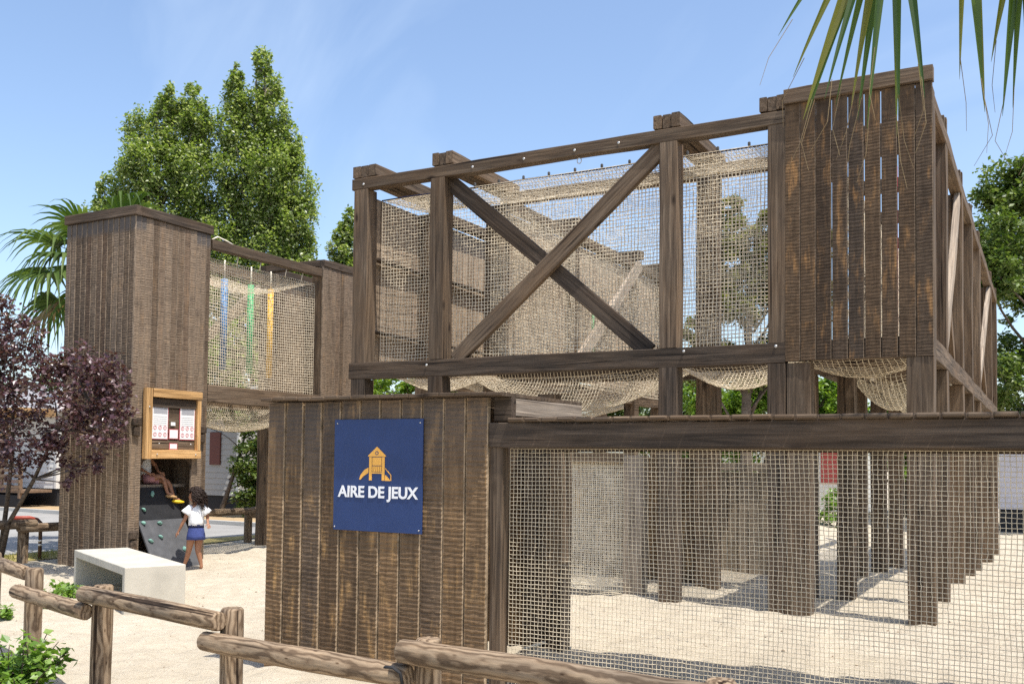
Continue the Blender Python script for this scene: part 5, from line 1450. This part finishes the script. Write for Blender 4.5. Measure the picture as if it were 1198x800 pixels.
for p0, p1 in (((.15, -.25, -.165), (.25, -.37, -.185)), ((.265, -.255, -.245), (.40, -.355, -.262))):
    b = MB(); a = Vector(p0); c_ = Vector(p1)
    b.tube([a, a + (c_ - a) * .25, a + (c_ - a) * .7, c_], [.022, .036, .034, .016], 10, flat=.7); b.build('shoe', M['yellow'] if p0[0] > .2 else M['tan_trim'], kid, CMx, True)
b = MB()
b.rings([ring(-.005, .005, .53 + .085 * math.sin(a), max(.004, .086 * math.cos(a)), max(.004, .086 * math.cos(a)), 16, 0) for a in np.linspace(.1, PI / 2, 6)])
for k in range(90):
    th = rs.uniform(0, 2 * PI); d = Vector((math.cos(th), math.sin(th), rs.uniform(-.1, .6))).normalized()
    if d.y < -.45: continue
    p = Vector((-.005, .005, .53)) + d * .08
    b.tube([p, p + Vector((d.x * .02, d.y * .02 + .01, -.07)), p + Vector((d.x * .02, d.y * .02 + .01, -.15))], [.012, .011, .005], 5)
b.build('hair', M['hair'], kid, CMx, True)

# ------------------------------------------------------------------ camera
f_px, cy_px, pitch, roll, yaw = 1131.91, 491.857, .0396, .0112, .5054
cam = bpy.data.cameras.new('camera'); co = bpy.data.objects.new('camera', cam); COL.objects.link(co)
cam.sensor_fit = 'HORIZONTAL'; cam.sensor_width = 36; cam.lens = f_px / 1198 * 36
cam.shift_y = (cy_px - 400) / 1198
cam.clip_start = .05; cam.clip_end = 3000
co.matrix_world = Matrix.Translation(Vector((0, 0, 1.6))) @ Matrix.Rotation(yaw, 4, 'Z') @ Matrix.Rotation(PI / 2 + pitch, 4, 'X') @ Matrix.Rotation(roll, 4, 'Z')
S.camera = co

# ------------------------------------------------------------------ light
sd = Vector((.360, -.110, .926)).normalized()
sun = bpy.data.lights.new('sun', 'SUN'); sun.energy = 3.7; sun.angle = R(.53); sun.color = (1, .955, .88)
so = bpy.data.objects.new('sun', sun); COL.objects.link(so); so.rotation_euler = sd.to_track_quat('Z', 'Y').to_euler()
so.location = (0, 0, 30)
W = bpy.data.worlds.new('World'); S.world = W; W.use_nodes = True
nt = W.node_tree; bgN = nt.nodes['Background']
sky = nt.nodes.new('ShaderNodeTexSky'); sky.sky_type = 'NISHITA'; sky.sun_disc = False
sky.sun_elevation = math.asin(sd.z); sky.sun_rotation = math.atan2(sd.x, sd.y)
sky.air_density = 1.0; sky.dust_density = 1.6; sky.ozone_density = 1.6
tcw = nt.nodes.new('ShaderNodeTexCoord'); mp = nt.nodes.new('ShaderNodeMapping'); mp.inputs['Rotation'].default_value = (.5, .3, .9); mp.inputs['Scale'].default_value = (1.2, 9, 3)
nzw = nt.nodes.new('ShaderNodeTexNoise'); nzw.inputs['Scale'].default_value = 1.4; nzw.inputs['Detail'].default_value = 6; nzw.inputs['Distortion'].default_value = .6
rw = nt.nodes.new('ShaderNodeValToRGB'); rw.color_ramp.elements[0].position = .5; rw.color_ramp.elements[1].position = .85; rw.color_ramp.elements[1].color = (.35, .35, .35, 1)
mw = nt.nodes.new('ShaderNodeMix'); mw.data_type = 'RGBA'
nt.links.new(tcw.outputs['Generated'], mp.inputs[0]); nt.links.new(mp.outputs[0], nzw.inputs['Vector']); nt.links.new(nzw.outputs['Fac'], rw.inputs[0])
nt.links.new(rw.outputs[0], mw.inputs[0]); nt.links.new(sky.outputs[0], mw.inputs[6]); mw.inputs[7].default_value = (3.6, 4.3, 5.2, 1)
nt.links.new(mw.outputs[2], bgN.inputs[0]); bgN.inputs[1].default_value = .15
S.view_settings.view_transform = 'Standard'; S.view_settings.look = 'None'; S.view_settings.gamma = 1
S.view_settings.use_curve_mapping = False
S.view_settings.exposure = 0.72
S.render.engine = 'CYCLES'
S.cycles.use_denoising = False
S.cycles.max_bounces = 8; S.cycles.diffuse_bounces = 4; S.cycles.transmission_bounces = 4; S.cycles.transparent_max_bounces = 8
